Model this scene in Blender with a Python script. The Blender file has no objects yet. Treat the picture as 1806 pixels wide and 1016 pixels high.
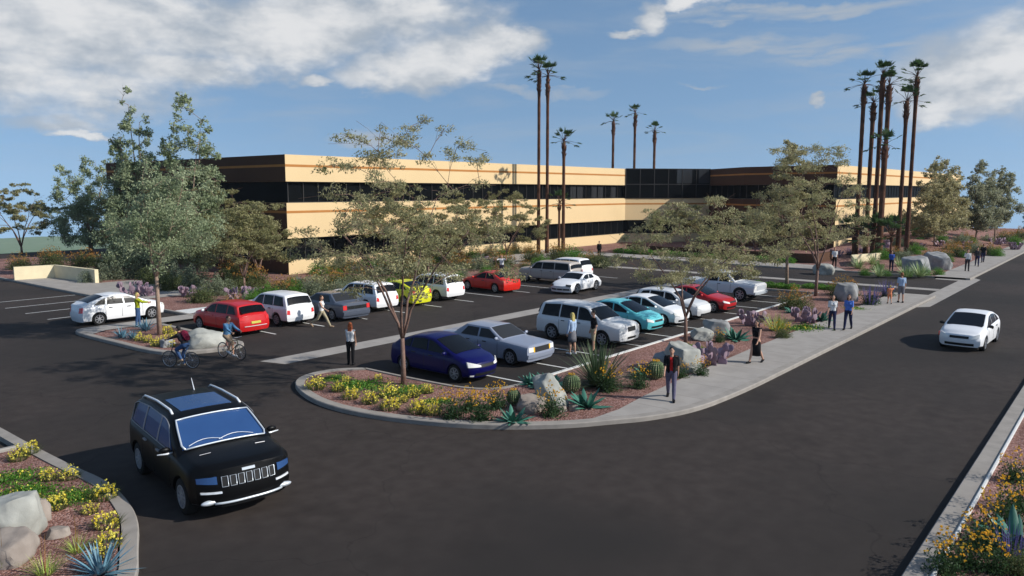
import bpy, bmesh, math, random
import numpy as np
from mathutils import Vector, Matrix, noise as mnoise
D=bpy.data; S=bpy.context.scene; COL=S.collection
R=math.radians
random.seed(7); RNG=np.random.default_rng(11)

# ------------------------------------------------------------------ materials
def nt(m):
    m.use_nodes=True; n=m.node_tree; return n, n.nodes, n.links
def mat(name,col,rough=.7,col2=None,scale=3.,amt=1.,bump=0.,bscale=None,metal=0.,coat=0.,spec=.4,island=0.,detail=6.,big=None,trans=0.):
    """procedural material: two colours mixed by noise, optional bump, optional per-leaf variation"""
    m=D.materials.new(name); n,N,L=nt(m); b=N['Principled BSDF']
    b.inputs['Roughness'].default_value=rough; b.inputs['Metallic'].default_value=metal
    b.inputs['Specular IOR Level'].default_value=spec
    if coat: b.inputs['Coat Weight'].default_value=coat; b.inputs['Coat Roughness'].default_value=.06
    c4=lambda c:(c[0],c[1],c[2],1)
    tc=N.new('ShaderNodeTexCoord')
    out=None
    if col2 is not None:
        t=N.new('ShaderNodeTexNoise'); t.inputs['Scale'].default_value=scale; t.inputs['Detail'].default_value=detail
        L.new(tc.outputs['Object'],t.inputs['Vector'])
        r=N.new('ShaderNodeMapRange'); r.inputs[1].default_value=.5-.22/amt; r.inputs[2].default_value=.5+.22/amt
        L.new(t.outputs[0],r.inputs[0])
        x=N.new('ShaderNodeMix'); x.data_type='RGBA'; x.inputs[6].default_value=c4(col); x.inputs[7].default_value=c4(col2)
        L.new(r.outputs[0],x.inputs[0]); out=x.outputs[2]
    if big is not None:
        t2=N.new('ShaderNodeTexNoise'); t2.inputs['Scale'].default_value=big[1]; t2.inputs['Detail'].default_value=4
        L.new(tc.outputs['Object'],t2.inputs['Vector'])
        r2=N.new('ShaderNodeMapRange'); r2.inputs[1].default_value=.42; r2.inputs[2].default_value=.62
        L.new(t2.outputs[0],r2.inputs[0])
        x2=N.new('ShaderNodeMix'); x2.data_type='RGBA'; x2.inputs[7].default_value=c4(big[0])
        if out is None: x2.inputs[6].default_value=c4(col)
        else: L.new(out,x2.inputs[6])
        L.new(r2.outputs[0],x2.inputs[0]); out=x2.outputs[2]
    if island:
        g=N.new('ShaderNodeNewGeometry'); h=N.new('ShaderNodeHueSaturation')
        r3=N.new('ShaderNodeMapRange'); r3.inputs[3].default_value=1-island; r3.inputs[4].default_value=1+island
        L.new(g.outputs['Random Per Island'],r3.inputs[0]); L.new(r3.outputs[0],h.inputs['Value'])
        if out is None: h.inputs['Color'].default_value=c4(col)
        else: L.new(out,h.inputs['Color'])
        out=h.outputs[0]
    if out is None: b.inputs['Base Color'].default_value=c4(col)
    else: L.new(out,b.inputs['Base Color'])
    if bump:
        t=N.new('ShaderNodeTexNoise'); t.inputs['Scale'].default_value=bscale or scale; t.inputs['Detail'].default_value=5
        L.new(tc.outputs['Object'],t.inputs['Vector'])
        bp=N.new('ShaderNodeBump'); bp.inputs['Strength'].default_value=min(1,bump); bp.inputs['Distance'].default_value=.02*max(1,bump)
        L.new(t.outputs[0],bp.inputs['Height']); L.new(bp.outputs[0],b.inputs['Normal'])
    if trans:
        tr=N.new('ShaderNodeBsdfTranslucent'); mx=N.new('ShaderNodeMixShader'); mx.inputs[0].default_value=trans
        if out is None: tr.inputs[0].default_value=c4(col)
        else: L.new(out,tr.inputs[0])
        L.new(b.outputs[0],mx.inputs[1]); L.new(tr.outputs[0],mx.inputs[2]); L.new(mx.outputs[0],N['Material Output'].inputs[0])
    return m
def gravel(name,cols,scale):
    m=D.materials.new(name); n,N,L=nt(m); b=N['Principled BSDF']; b.inputs['Roughness'].default_value=.9; b.inputs['Specular IOR Level'].default_value=.2
    tc=N.new('ShaderNodeTexCoord'); v=N.new('ShaderNodeTexVoronoi'); v.inputs['Scale'].default_value=scale
    L.new(tc.outputs['Object'],v.inputs['Vector'])
    s=N.new('ShaderNodeSeparateColor'); L.new(v.outputs['Color'],s.inputs[0])
    cr=N.new('ShaderNodeValToRGB'); cr.color_ramp.interpolation='CONSTANT'
    e=cr.color_ramp.elements; e[0].position=0; e[1].position=1/len(cols)
    for i in range(2,len(cols)): e.new(i/len(cols))
    for i,c in enumerate(cols): e[i].color=(*c,1)
    L.new(s.outputs[0],cr.inputs[0])
    t=N.new('ShaderNodeTexNoise'); t.inputs['Scale'].default_value=.6; L.new(tc.outputs['Object'],t.inputs['Vector'])
    h=N.new('ShaderNodeHueSaturation'); mr=N.new('ShaderNodeMapRange'); mr.inputs[1].default_value=.3; mr.inputs[2].default_value=.7; mr.inputs[3].default_value=.75; mr.inputs[4].default_value=1.2
    L.new(t.outputs[0],mr.inputs[0]); L.new(mr.outputs[0],h.inputs['Value']); L.new(cr.outputs[0],h.inputs['Color']); L.new(h.outputs[0],b.inputs['Base Color'])
    bp=N.new('ShaderNodeBump'); bp.inputs['Strength'].default_value=1; bp.inputs['Distance'].default_value=.03; bp.invert=True
    L.new(v.outputs['Distance'],bp.inputs['Height']); L.new(bp.outputs[0],b.inputs['Normal'])
    return m
M={}
M['asphalt']=mat('asphalt',(.034,.0262,.0228),.9,(.049,.039,.0345),2.2,1.2,.5,90,big=((.026,.022,.020),.09),spec=.22)
def lines(m,kind):
    n,N,L=nt(m); b=N['Principled BSDF']; lk=b.inputs['Base Color'].links[0]; src=lk.from_socket; tc=N.new('ShaderNodeTexCoord')
    x=N.new('ShaderNodeMix'); x.data_type='RGBA'; x.blend_type='MULTIPLY'; L.new(src,x.inputs[6])
    if kind=='cracks':
        t=N.new('ShaderNodeTexNoise'); t.inputs['Scale'].default_value=.7; t.inputs['Detail'].default_value=8; L.new(tc.outputs['Object'],t.inputs['Vector'])
        a=N.new('ShaderNodeVectorMath'); a.operation='MULTIPLY_ADD'; L.new(t.outputs['Color'],a.inputs[0]); a.inputs[1].default_value=(2.2,2.2,0); L.new(tc.outputs['Object'],a.inputs[2])
        v=N.new('ShaderNodeTexVoronoi'); v.feature='DISTANCE_TO_EDGE'; v.inputs['Scale'].default_value=.11; L.new(a.outputs[0],v.inputs['Vector'])
        r=N.new('ShaderNodeMapRange'); r.inputs[1].default_value=0; r.inputs[2].default_value=.0035; r.inputs[3].default_value=.55; r.inputs[4].default_value=0; L.new(v.outputs['Distance'],r.inputs[0])
        s=N.new('ShaderNodeTexNoise'); s.inputs['Scale'].default_value=.33; s.inputs['Detail'].default_value=3; L.new(tc.outputs['Object'],s.inputs['Vector'])
        r2=N.new('ShaderNodeMapRange'); r2.inputs[1].default_value=.60; r2.inputs[2].default_value=.74; r2.inputs[4].default_value=.42; L.new(s.outputs[0],r2.inputs[0])
        mx=N.new('ShaderNodeMath'); mx.operation='MAXIMUM'; L.new(r.outputs[0],mx.inputs[0]); L.new(r2.outputs[0],mx.inputs[1]); L.new(mx.outputs[0],x.inputs[0]); x.inputs[7].default_value=(.35,.34,.34,1)
    else:
        sp=N.new('ShaderNodeSeparateXYZ'); L.new(tc.outputs['Object'],sp.inputs[0]); m1=N.new('ShaderNodeMath'); m1.operation='PINGPONG'; m1.inputs[1].default_value=.9; L.new(sp.outputs[0],m1.inputs[0])
        r=N.new('ShaderNodeMath'); r.operation='LESS_THAN'; r.inputs[1].default_value=.011; L.new(m1.outputs[0],r.inputs[0]); L.new(r.outputs[0],x.inputs[0]); x.inputs[7].default_value=(.6,.58,.56,1)
    L.new(x.outputs[2],b.inputs['Base Color'])
lines(M['asphalt'],'cracks')
M['concrete']=mat('concrete',(.285,.262,.24),.9,(.36,.332,.305),1.3,1,.25,60,spec=.2)
M['kerbstone']=mat('kerb_concrete',(.25,.228,.205),.9,(.33,.30,.27),2.5,1,.3,40,spec=.2)
lines(M['concrete'],'joints')
M['gravel']=gravel('decomposed_granite',[(.21,.105,.085),(.30,.165,.14),(.16,.075,.06),(.36,.22,.19),(.25,.125,.095)],22)
M['soil']=mat('dry_soil',(.15,.09,.065),.95,(.22,.13,.10),1.5,1,.5,20,spec=.1)
M['field']=mat('far_scrub',(.12,.19,.09),.95,(.16,.22,.12),.02,1,spec=.1)
M['white_line']=mat('road_paint',(.72,.72,.70),.7,(.55,.55,.53),6,.7,spec=.3)
M['stucco']=mat('cream_stucco',(.71,.53,.30),.9,(.66,.49,.275),.35,.8,.15,30,spec=.15)
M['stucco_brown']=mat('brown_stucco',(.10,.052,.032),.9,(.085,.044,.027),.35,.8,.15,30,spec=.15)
M['groove_shade']=mat('groove_shade_orange',(.46,.20,.06),.9,(.40,.17,.05),1,.8,spec=.15)  # shade of the facade groove as a darker orange colour
M['roof']=mat('roof_gravel',(.35,.32,.28),.95,(.28,.26,.23),1,1,spec=.1)
M['bglass']=mat('tinted_glass',(.004,.005,.006),.45,spec=.02)
M['bglass2']=mat('added_reflection_pane',(.03,.032,.035),.2,spec=.5)
M['mullion']=mat('dark_mullion',(.035,.033,.032),.5,metal=.3)
M['wall_cream']=mat('garden_wall',(.78,.68,.46),.9,(.70,.60,.40),2,1,.2,25,spec=.15)
M['bark_palm']=mat('palm_bark',(.14,.068,.043),.95,(.06,.032,.022),1.2,1.3,.9,9,spec=.1)
M['bark_brown']=mat('brown_bark',(.16,.095,.075),.95,(.24,.16,.13),5,1.2,.8,18,spec=.1)
M['bark_pale']=mat('pale_bark',(.34,.25,.19),.95,(.24,.16,.12),5,1.2,.8,18,spec=.1)
def leafm(name,a,b,sc=.9,isl=.35,tr=.42): return mat(name,a,.6,b,sc,1.2,island=isl,spec=.3,detail=3,trans=tr)
M['leaf_mesq']=leafm('mesquite_leaf',(.21,.21,.085),(.40,.37,.19))
M['leaf_verde']=leafm('paloverde_leaf',(.25,.25,.105),(.46,.42,.24))
M['leaf_silver']=leafm('silvery_leaf',(.23,.29,.15),(.42,.47,.29))
M['leaf_pist']=leafm('pistache_leaf',(.28,.26,.13),(.52,.47,.26))
M['leaf_olive']=leafm('olive_leaf',(.24,.26,.16),(.42,.42,.28))
M['leaf_far_hazed']=leafm('far_leaf_haze_tint',(.08,.13,.16),(.13,.19,.23))  # blue of distance haze put into the leaf colour
M['leaf_palm']=leafm('palm_leaf',(.03,.075,.022),(.075,.13,.045),2)
M['leaf_shrub']=leafm('shrub_leaf',(.08,.11,.04),(.15,.17,.06),3)
M['leaf_bright']=leafm('bright_leaf',(.07,.19,.02),(.13,.28,.04),3)
M['leaf_dark']=leafm('dark_leaf',(.03,.07,.025),(.06,.11,.04),3)
M['leaf_grey']=leafm('grey_leaf',(.16,.20,.12),(.28,.31,.20),3)
M['bloom_orange']=leafm('orange_bloom',(.46,.19,.05),(.36,.25,.06),5,.3)
M['bloom_yellow']=leafm('yellow_bloom',(.92,.74,.05),(.88,.82,.20),5,.25)
M['bloom_gold']=leafm('gold_bloom',(.80,.38,.02),(.75,.50,.05),5,.25)
M['bloom_lav']=leafm('lavender_bloom',(.10,.09,.26),(.17,.14,.33),5,.3)
M['leaf_agave']=mat('agave_leaf',(.03,.13,.09),.5,(.08,.24,.17),3,1.1,spec=.4,island=.25)
M['leaf_blue']=mat('blue_agave_leaf',(.06,.17,.24),.5,(.20,.36,.44),4,1.1,spec=.4,island=.25)
M['leaf_yucca']=leafm('yucca_blade',(.045,.085,.035),(.12,.16,.08),4,.4,.1)
M['leaf_pale']=leafm('pale_yucca_blade',(.22,.34,.12),(.50,.55,.30),4,.3,.1)
M['leaf_lime']=leafm('lime_blade',(.25,.36,.06),(.42,.46,.12),4,.3,.1)
M['pear']=mat('purple_cactus_pad',(.21,.14,.18),.7,(.31,.22,.27),4,1,.4,30,island=.15)
M['barrel']=mat('barrel_cactus_skin',(.06,.10,.04),.7,(.10,.15,.06),8,1)
M['spine']=mat('cactus_spines',(.50,.42,.28),.8)
M['rock']=mat('boulder_stone',(.28,.28,.255),.95,(.42,.42,.385),1.8,1.3,1.,5,spec=.15)
M['rock_brown']=mat('brown_boulder',(.22,.185,.16),.95,(.33,.285,.25),1.8,1.3,1.,5,spec=.15)
M['rock_dark']=mat('grey_boulder',(.20,.20,.20),.95,(.34,.34,.34),1.6,1.3,1.,4,spec=.15)
M['rubber']=mat('tyre_rubber',(.012,.012,.012),.85,spec=.2)
M['alloy']=mat('wheel_alloy',(.55,.55,.57),.35,metal=.8)
M['alloy_dull']=mat('dull_wheel_alloy',(.32,.32,.34),.5,metal=.4)
M['cglass']=mat('car_glass',(.004,.004,.005),.2,spec=.2)
M['cglass_grey']=mat('grey_car_glass',(.030,.030,.031),.3,spec=.2)
M['cglass_blue']=mat('blue_car_glass',(.022,.062,.175),.25,(.026,.072,.195),2,1,spec=.5)
M['black_trim']=mat('black_trim',(.012,.012,.013),.55,spec=.3)
M['chrome']=mat('bright_trim',(.80,.82,.85),.3,metal=.25)
M['chrome_w']=mat('white_trim',(.62,.66,.70),.3,metal=.35)
M['lamp_clear']=mat('clear_lamp',(.85,.83,.78),.15,coat=.6)
M['lamp_amber']=mat('amber_lamp',(.90,.50,.03),.25,coat=.5)
M['lamp_red']=mat('red_lamp',(.65,.03,.03),.25,coat=.5)
M['lamp_dark']=mat('smoked_lamp',(.02,.02,.02),.15,coat=.5)
M['plate']=mat('yellow_plate',(.62,.55,.05),.5,(.30,.30,.05),40,1)
def paint(n,c,c2=None,rough=.35): 
    M[n]=mat(n,c,rough,c2,3 if c2 else 3.,1,coat=.35,spec=.4)
paint('paint_white',(.80,.80,.81)); paint('paint_red',(.52,.012,.014)); paint('paint_bright_red',(.62,.018,.010))
paint('paint_deep_red',(.42,.010,.012)); paint('paint_slate',(.085,.10,.135)); paint('paint_yellow',(.72,.72,.02)); M['paint_navy']=mat('paint_navy',(.002,.002,.07),.35,coat=.12,spec=.25)
paint('paint_silver',(.26,.29,.37)); paint('paint_teal',(.13,.55,.60)); M['paint_black']=mat('paint_black',(.003,.003,.0035),.4,spec=.16); paint('paint_shaded_greige',(.40,.355,.32)); paint('paint_grey_white',(.66,.66,.66))
M['skin']=mat('skin',(.50,.28,.19),.6); M['skin_dark']=mat('tanned_skin',(.33,.18,.12),.6)
def cloth(n,c): M[n]=mat(n,c,.9,tuple(x*.8 for x in c),9,1,.3,40,spec=.15)
for n,c in dict(c_white=(.72,.72,.72),c_red=(.60,.02,.02),c_black=(.012,.012,.014),c_navy=(.02,.025,.07),c_jean=(.05,.10,.22),c_greyp=(.12,.11,.17),c_blue=(.09,.20,.62),c_lblue=(.38,.50,.68),c_denim=(.12,.28,.48),
  c_khaki=(.42,.36,.24),c_grey=(.18,.18,.20),c_orange=(.80,.28,.14),c_lime=(.38,.42,.02),c_dgreen=(.03,.06,.055),c_maroon=(.22,.02,.05),c_charcoal=(.05,.045,.05),c_tan=(.38,.27,.18),c_royal=(.05,.12,.45)).items(): cloth(n,c)
for n,c in dict(h_black=(.012,.01,.01),h_brown=(.07,.035,.02),h_red=(.38,.09,.025),h_blond=(.55,.45,.15),h_ginger=(.30,.10,.03)).items(): M[n]=mat(n,c,.7,tuple(x*.6 for x in c),30,1,.4,60)
M['eye']=mat('eye',(.02,.02,.02),.3); M['lip']=mat('lip',(.35,.10,.09),.6)
M['bike_dark']=mat('bike_frame_dark',(.03,.035,.06),.4,coat=.4); M['bike_green']=mat('bike_frame_olive',(.10,.11,.06),.4,coat=.4); M['steel']=mat('steel',(.5,.5,.52),.35,metal=.8)

# ------------------------------------------------------------------ objects
def link(o,parent=None):
    COL.objects.link(o)
    if parent is not None: o.parent=parent
    return o
def meshobj(name,V,F,m,parent=None,smooth=False,mats=None,mi=None):
    me=D.meshes.new(name); V=np.asarray(V,dtype=float)
    me.from_pydata([tuple(v) for v in V],[],F); me.update()
    for k in (mats or [m]): me.materials.append(k)
    if mi is not None: me.polygons.foreach_set('material_index',mi)
    if smooth: me.polygons.foreach_set('use_smooth',[True]*len(me.polygons))
    return link(D.objects.new(name,me),parent)
def empty(name,loc,rz=0,sc=1,label=None,cat=None,group=None):
    o=D.objects.new(name,None); o.empty_display_size=.3; link(o); o.location=loc; o.rotation_euler=(0,0,rz); o.scale=(sc,)*3 if not hasattr(sc,'__len__') else sc
    return tag(o,label,cat,group)
def tag(o,label=None,cat=None,group=None,kind=None):
    if label: o['label']=label
    if cat: o['category']=cat
    if group: o['group']=group
    if kind: o['kind']=kind
    return o
def kids(o): return [c for c in D.objects if c.parent==o]
def copy_tree(o,parent=None,_k=None):
    if _k is None:
        _k={}
        for c in D.objects:
            if c.parent: _k.setdefault(c.parent.name,[]).append(c)
    c=o.copy(); COL.objects.link(c); c.parent=parent
    for ch in _k.get(o.name,[]): copy_tree(ch,c,_k)
    return c
class MB:
    def __init__(s): s.V=[]; s.F=[]; s.mi=[]
    def add(s,V,F,mi=0):
        n=len(s.V); s.V+= [tuple(v) for v in V]; s.F+=[[i+n for i in f] for f in F]; s.mi+=[mi]*len(F); return s
    def box(s,x0,x1,y0,y1,z0,z1,mi=0,T=None):
        V=[(x,y,z) for z in (z0,z1) for x,y in ((x0,y0),(x1,y0),(x1,y1),(x0,y1))]
        if T is not None: V=[T@Vector(v) for v in V]
        return s.add(V,[(3,2,1,0),(4,5,6,7),(0,1,5,4),(1,2,6,5),(2,3,7,6),(3,0,4,7)],mi)
    def tube(s,P,r,n=6,mi=0,cap=True):
        P=[Vector(p) for p in P]; r=r if hasattr(r,'__len__') else [r]*len(P); V=[];F=[]
        up=Vector((.31,.2,.93)).normalized(); prev=None
        for i,p in enumerate(P):
            d=(P[min(i+1,len(P)-1)]-P[max(i-1,0)])
            if d.length<1e-9: d=Vector((0,0,1))
            d.normalize()
            a=prev if prev is not None else (up if abs(d.dot(up))<.95 else Vector((1,0,0)))
            a=(a-d*a.dot(d)).normalized(); prev=a; b=d.cross(a)
            for k in range(n):
                t=2*math.pi*k/n; V.append(p+(a*math.cos(t)+b*math.sin(t))*r[i])
        for i in range(len(P)-1):
            for k in range(n): k2=(k+1)%n; F.append((i*n+k,i*n+k2,(i+1)*n+k2,(i+1)*n+k))
        if cap: F.append(tuple(range(n-1,-1,-1))); F.append(tuple((len(P)-1)*n+k for k in range(n)))
        return s.add(V,F,mi)
    def lathe(s,prof,n=24,axis='z',c=(0,0,0),mi=0):
        V=[];F=[];c=Vector(c)
        for (r,h) in prof:
            for k in range(n):
                t=2*math.pi*k/n; u,v=r*math.cos(t),r*math.sin(t)
                V.append(c+(Vector((u,v,h)) if axis=='z' else Vector((u,h,v)) if axis=='y' else Vector((h,u,v))))
        for i in range(len(prof)-1):
            for k in range(n): k2=(k+1)%n; F.append((i*n+k,i*n+k2,(i+1)*n+k2,(i+1)*n+k) if axis!='y' else (i*n+k2,i*n+k,(i+1)*n+k,(i+1)*n+k2))
        return s.add(V,F,mi)
    def ell(s,c,r,n=10,m=7,mi=0,T=None):
        V=[];F=[];c=Vector(c)
        for i in range(m+1):
            ph=math.pi*i/m
            for k in range(n):
                t=2*math.pi*k/n; v=Vector((r[0]*math.sin(ph)*math.cos(t),r[1]*math.sin(ph)*math.sin(t),r[2]*math.cos(ph)))
                if T is not None: v=T@v
                V.append(c+v)
        for i in range(m):
            for k in range(n): k2=(k+1)%n; F.append((i*n+k,(i+1)*n+k,(i+1)*n+k2,i*n+k2))
        return s.add(V,F,mi)
    def build(s,name,m,parent=None,smooth=False,mats=None):
        return meshobj(name,s.V,s.F,m,parent,smooth,mats,s.mi if mats else None)
def prism(poly,z0,z1,mb=None,mi=0,simi=None,top=True,bottom=True):
    mb=mb or MB(); n=len(poly); V=[(x,y,z0) for x,y in poly]+[(x,y,z1) for x,y in poly]; b=len(mb.V); mb.V+=V
    for i in range(n):
        j=(i+1)%n; mb.F.append([b+i,b+j,b+n+j,b+n+i]); mb.mi.append(simi(poly[i],poly[j]) if simi else mi)
    if top: mb.F.append([b+n+i for i in range(n)]); mb.mi.append(mi)
    if bottom: mb.F.append([b+n-1-i for i in range(n)]); mb.mi.append(mi)
    return mb
def offset(pl,d,closed=False):
    """offset a polyline to its left by d"""
    n=len(pl); out=[]
    for i in range(n):
        a=pl[i-1] if (i>0 or closed) else None; b=pl[i]; c=pl[(i+1)%n] if (i<n-1 or closed) else None
        def nr(p,q):
            dx,dy=q[0]-p[0],q[1]-p[1]; l=math.hypot(dx,dy); return (-dy/l,dx/l)
        if a is None: nn=nr(b,c); k=1
        elif c is None: nn=nr(a,b); k=1
        else:
            n1=nr(a,b); n2=nr(b,c); sx,sy=n1[0]+n2[0],n1[1]+n2[1]; l=math.hypot(sx,sy)
            if l<1e-6: nn=n1; k=1
            else: nn=(sx/l,sy/l); k=min(2.,1/max(.3,(nn[0]*n1[0]+nn[1]*n1[1])))
        out.append((b[0]+nn[0]*d*k,b[1]+nn[1]*d*k))
    return out
def smooth_pl(pl,it=2,closed=False):
    for _ in range(it):
        q=[] if closed else [pl[0]]; n=len(pl)
        for i in range(n if closed else n-1):
            a,b=pl[i],pl[(i+1)%n]
            q+=[(a[0]*.75+b[0]*.25,a[1]*.75+b[1]*.25),(a[0]*.25+b[0]*.75,a[1]*.25+b[1]*.75)]
        if not closed: q.append(pl[-1])
        pl=q
    return pl
def kerb(pl,w,z0,z1,name='kerb',m=None,closed=False):
    inn=offset(pl,w,closed); n=len(pl); mb=MB(); bev=.025
    b1=offset(pl,bev,closed); prof=[(pl,z0),(pl,z1-bev),(b1,z1),(inn,z1),(inn,z0)]
    V=[(p[0],p[1],z) for (l,z) in prof for p in l]; F=[]
    for k in range(4):
        for i in range(n if closed else n-1):
            j=(i+1)%n; F.append((k*n+i,k*n+j,(k+1)*n+j,(k+1)*n+i))
    if not closed: F.append([k*n for k in range(5)][::-1]); F.append([k*n+n-1 for k in range(5)])
    return tag(meshobj(name,V,F,m or M['kerbstone']),kind='structure')
def leaves(C,l,w,rng=RNG,up=0.,fold=.25):
    """one diamond leaf per centre; returns verts, faces"""
    C=np.asarray(C); n=len(C)
    d=rng.normal(size=(n,3)); d[:,2]+=up; d/=np.linalg.norm(d,axis=1)[:,None]
    e=rng.normal(size=(n,3)); e-=(e*d).sum(1)[:,None]*d; e/=np.linalg.norm(e,axis=1)[:,None]
    ll=(l*rng.uniform(.6,1.3,n))[:,None]; ww=(w*rng.uniform(.7,1.2,n))[:,None]
    nrm=np.cross(d,e)
    V=np.stack([C-d*ll*.5,C+e*ww*.5+nrm*ww*fold-d*ll*.05,C+d*ll*.5,C-e*ww*.5+nrm*ww*fold-d*ll*.05],1).reshape(-1,3)
    return V
def leafobj(name,V,m,parent=None,k=4):
    n=len(V)//k; me=D.meshes.new(name); me.vertices.add(len(V)); me.vertices.foreach_set('co',np.asarray(V,dtype=np.float32).ravel())
    me.loops.add(n*k); me.loops.foreach_set('vertex_index',np.arange(n*k,dtype=np.int32)); me.polygons.add(n)
    me.polygons.foreach_set('loop_start',np.arange(0,n*k,k,dtype=np.int32)); me.update(calc_edges=True); me.validate()
    me.materials.append(m); return link(D.objects.new(name,me),parent)
def evalmesh(o):
    dg=bpy.context.evaluated_depsgraph_get(); dg.update()
    me=D.meshes.new_from_object(o.evaluated_get(dg)); return me
# ------------------------------------------------------------------ camera, sky, sun
CAMZ=7.0
AZ=R(39.2); PIT=math.atan(171/1365.)
cam=D.objects.new('camera',D.cameras.new('camera')); COL.objects.link(cam); S.camera=cam
cam.location=(0,0,CAMZ); fw=Vector((math.cos(AZ)*math.cos(PIT),math.sin(AZ)*math.cos(PIT),-math.sin(PIT)))
cam.rotation_euler=fw.to_track_quat('-Z','Y').to_euler(); cam.data.sensor_width=36; cam.data.lens=36*1365/1806.; cam.data.clip_end=20000; cam.data.clip_start=.2
hm=D.materials.new('haze'); n_,N_,L_=nt(hm); N_.remove(N_['Principled BSDF']); pv=N_.new('ShaderNodeVolumePrincipled'); pv.inputs['Color'].default_value=(.80,.88,1,1); pv.inputs['Density'].default_value=.00012; L_.new(pv.outputs[0],N_['Material Output'].inputs['Volume'])
tag(MB().box(-1600,2400,-700,2100,-135,60).build('haze',hm),kind='stuff')
S.render.resolution_x=1024; S.render.resolution_y=576
S.view_settings.view_transform='Standard'; S.view_settings.look='None'; S.view_settings.exposure=0; S.view_settings.gamma=1
SUN_EL=R(33); sx,sy=.42,-.91; SUN_AZ=math.atan2(sy,sx)
sun=D.objects.new('sun',D.lights.new('sun','SUN')); COL.objects.link(sun); sun.data.energy=4.8; sun.data.angle=R(.5); sun.data.color=(1,.955,.88)
sd=Vector((math.cos(SUN_AZ)*math.cos(SUN_EL),math.sin(SUN_AZ)*math.cos(SUN_EL),math.sin(SUN_EL))); sun.location=(20,-20,60); sun.rotation_euler=sd.to_track_quat('Z','Y').to_euler()
W=D.worlds.new('World'); S.world=W; W.use_nodes=True; N=W.node_tree.nodes; L=W.node_tree.links; bg=N['Background']; SKS=.135; bg.inputs[1].default_value=SKS
class E:
    def __init__(s,o): s.o=o
    def _m(s,op,b=None,c=None):
        n=N.new('ShaderNodeMath'); n.operation=op; L.new(s.o,n.inputs[0])
        for i,v in ((1,b),(2,c)):
            if v is None: continue
            if isinstance(v,E): L.new(v.o,n.inputs[i])
            else: n.inputs[i].default_value=v
        return E(n.outputs[0])
    def __add__(s,b): return s._m('ADD',b)
    def __sub__(s,b): return s._m('SUBTRACT',b)
    def __mul__(s,b): return s._m('MULTIPLY',b)
    def mr(s,a,b,c=0,d=1,smooth=True):
        n=N.new('ShaderNodeMapRange'); n.interpolation_type='SMOOTHSTEP' if smooth else 'LINEAR'; L.new(s.o,n.inputs[0])
        for i,v in enumerate((a,b,c,d)): n.inputs[i+1].default_value=v
        return E(n.outputs[0])
tc=N.new('ShaderNodeTexCoord'); sp=N.new('ShaderNodeSeparateXYZ'); L.new(tc.outputs['Generated'],sp.inputs[0]); X,Y,Z=[E(o) for o in sp.outputs]
az=Y._m('ARCTAN2',X); el=Z._m('ARCSINE')
zz=Z._m('MAXIMUM',0.)*.9+.24
cb=N.new('ShaderNodeCombineXYZ'); L.new(X.o,cb.inputs[0]); L.new(Y.o,cb.inputs[1]); L.new(zz.o,cb.inputs[2])
nv=N.new('ShaderNodeVectorMath'); nv.operation='NORMALIZE'; L.new(cb.outputs[0],nv.inputs[0])
sky=N.new('ShaderNodeTexSky'); sky.sky_type='NISHITA'; sky.sun_disc=False; sky.sun_elevation=SUN_EL; sky.sun_rotation=math.pi/2-SUN_AZ
sky.air_density=1.0; sky.dust_density=.6; sky.ozone_density=1.0; L.new(nv.outputs[0],sky.inputs[0])
# clouds live in azimuth / elevation on the sky itself
cv=N.new('ShaderNodeCombineXYZ'); L.new((az*1.).o,cv.inputs[0]); L.new((el*1.9).o,cv.inputs[1])
def nz(scale,detail=7,rough=.55,vec=None,dist=0.):
    t=N.new('ShaderNodeTexNoise'); t.inputs['Scale'].default_value=scale; t.inputs['Detail'].default_value=detail; t.inputs['Roughness'].default_value=rough; t.inputs['Distortion'].default_value=dist
    L.new(vec or cv.outputs[0],t.inputs['Vector']); return E(t.outputs[0])
n1=nz(9); n2=nz(30,5); wv=N.new('ShaderNodeCombineXYZ'); L.new((az*1.).o,wv.inputs[0]); L.new((el*6.).o,wv.inputs[1]); n3=nz(7,6,.6,wv.outputs[0],.6)
azw=az+(n1-.5)*.10+(n2-.5)*.03; elw=el+(nz(11)-.5)*.05+(nz(34,4)-.5)*.018
def blob(a0,e0,ra,re,p=1.):
    u=(azw-a0)*(1/ra); v=(elw-e0)*(1/re); d=u*u+v*v
    return (d*-1.+1.)*p
def pxae(px,py):
    a=(px-903)/1365.; b=-(py-508)/1365.; h=math.cos(PIT)+b*math.sin(PIT); z=-math.sin(PIT)+b*math.cos(PIT)
    return AZ-math.atan2(a,h), math.atan2(z,math.hypot(h,a))
# each cloud: azimuth, elevation, half-width, half-height (radians)
CL=[(1.2238, 0.1542, 0.1905, 0.0696), (1.1461, 0.1817, 0.2198, 0.0513), (1.0142, 0.1824, 0.2198, 0.044), (0.8681, 0.2087, 0.1905, 0.0366), (1.072, 0.1412, 0.1099, 0.0293), (0.856, 0.1367, 0.0513, 0.022), (0.8139, 0.1511, 0.0806, 0.0308), (0.7573, 0.1721, 0.0879, 0.0308), (0.7005, 0.1825, 0.0659, 0.0256), (0.9278, 0.1327, 0.0256, 0.0103), (0.5112, 0.2078, 0.0234, 0.022), (0.5419, 0.1893, 0.019, 0.0073), (0.4707, 0.2215, 0.044, 0.0088), (0.1667, 0.1207, 0.0806, 0.044), (0.1207, 0.1348, 0.0806, 0.0549), (0.1236, 0.1031, 0.0659, 0.0293), (0.198, 0.0953, 0.044, 0.0205), (0.307, 0.1086, 0.0103, 0.0095), (1.1948, 0.0654, 0.0293, 0.0051), (1.348, 0.1523, 0.1832, 0.0806), (0.0204, 0.1203, 0.1465, 0.0659)]
acc=None
for (a0,e0,ra,re) in CL:
    b_=blob(a0,e0,ra,re); acc=b_ if acc is None else acc._m('SMOOTH_MAX',b_,.25)
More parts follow.
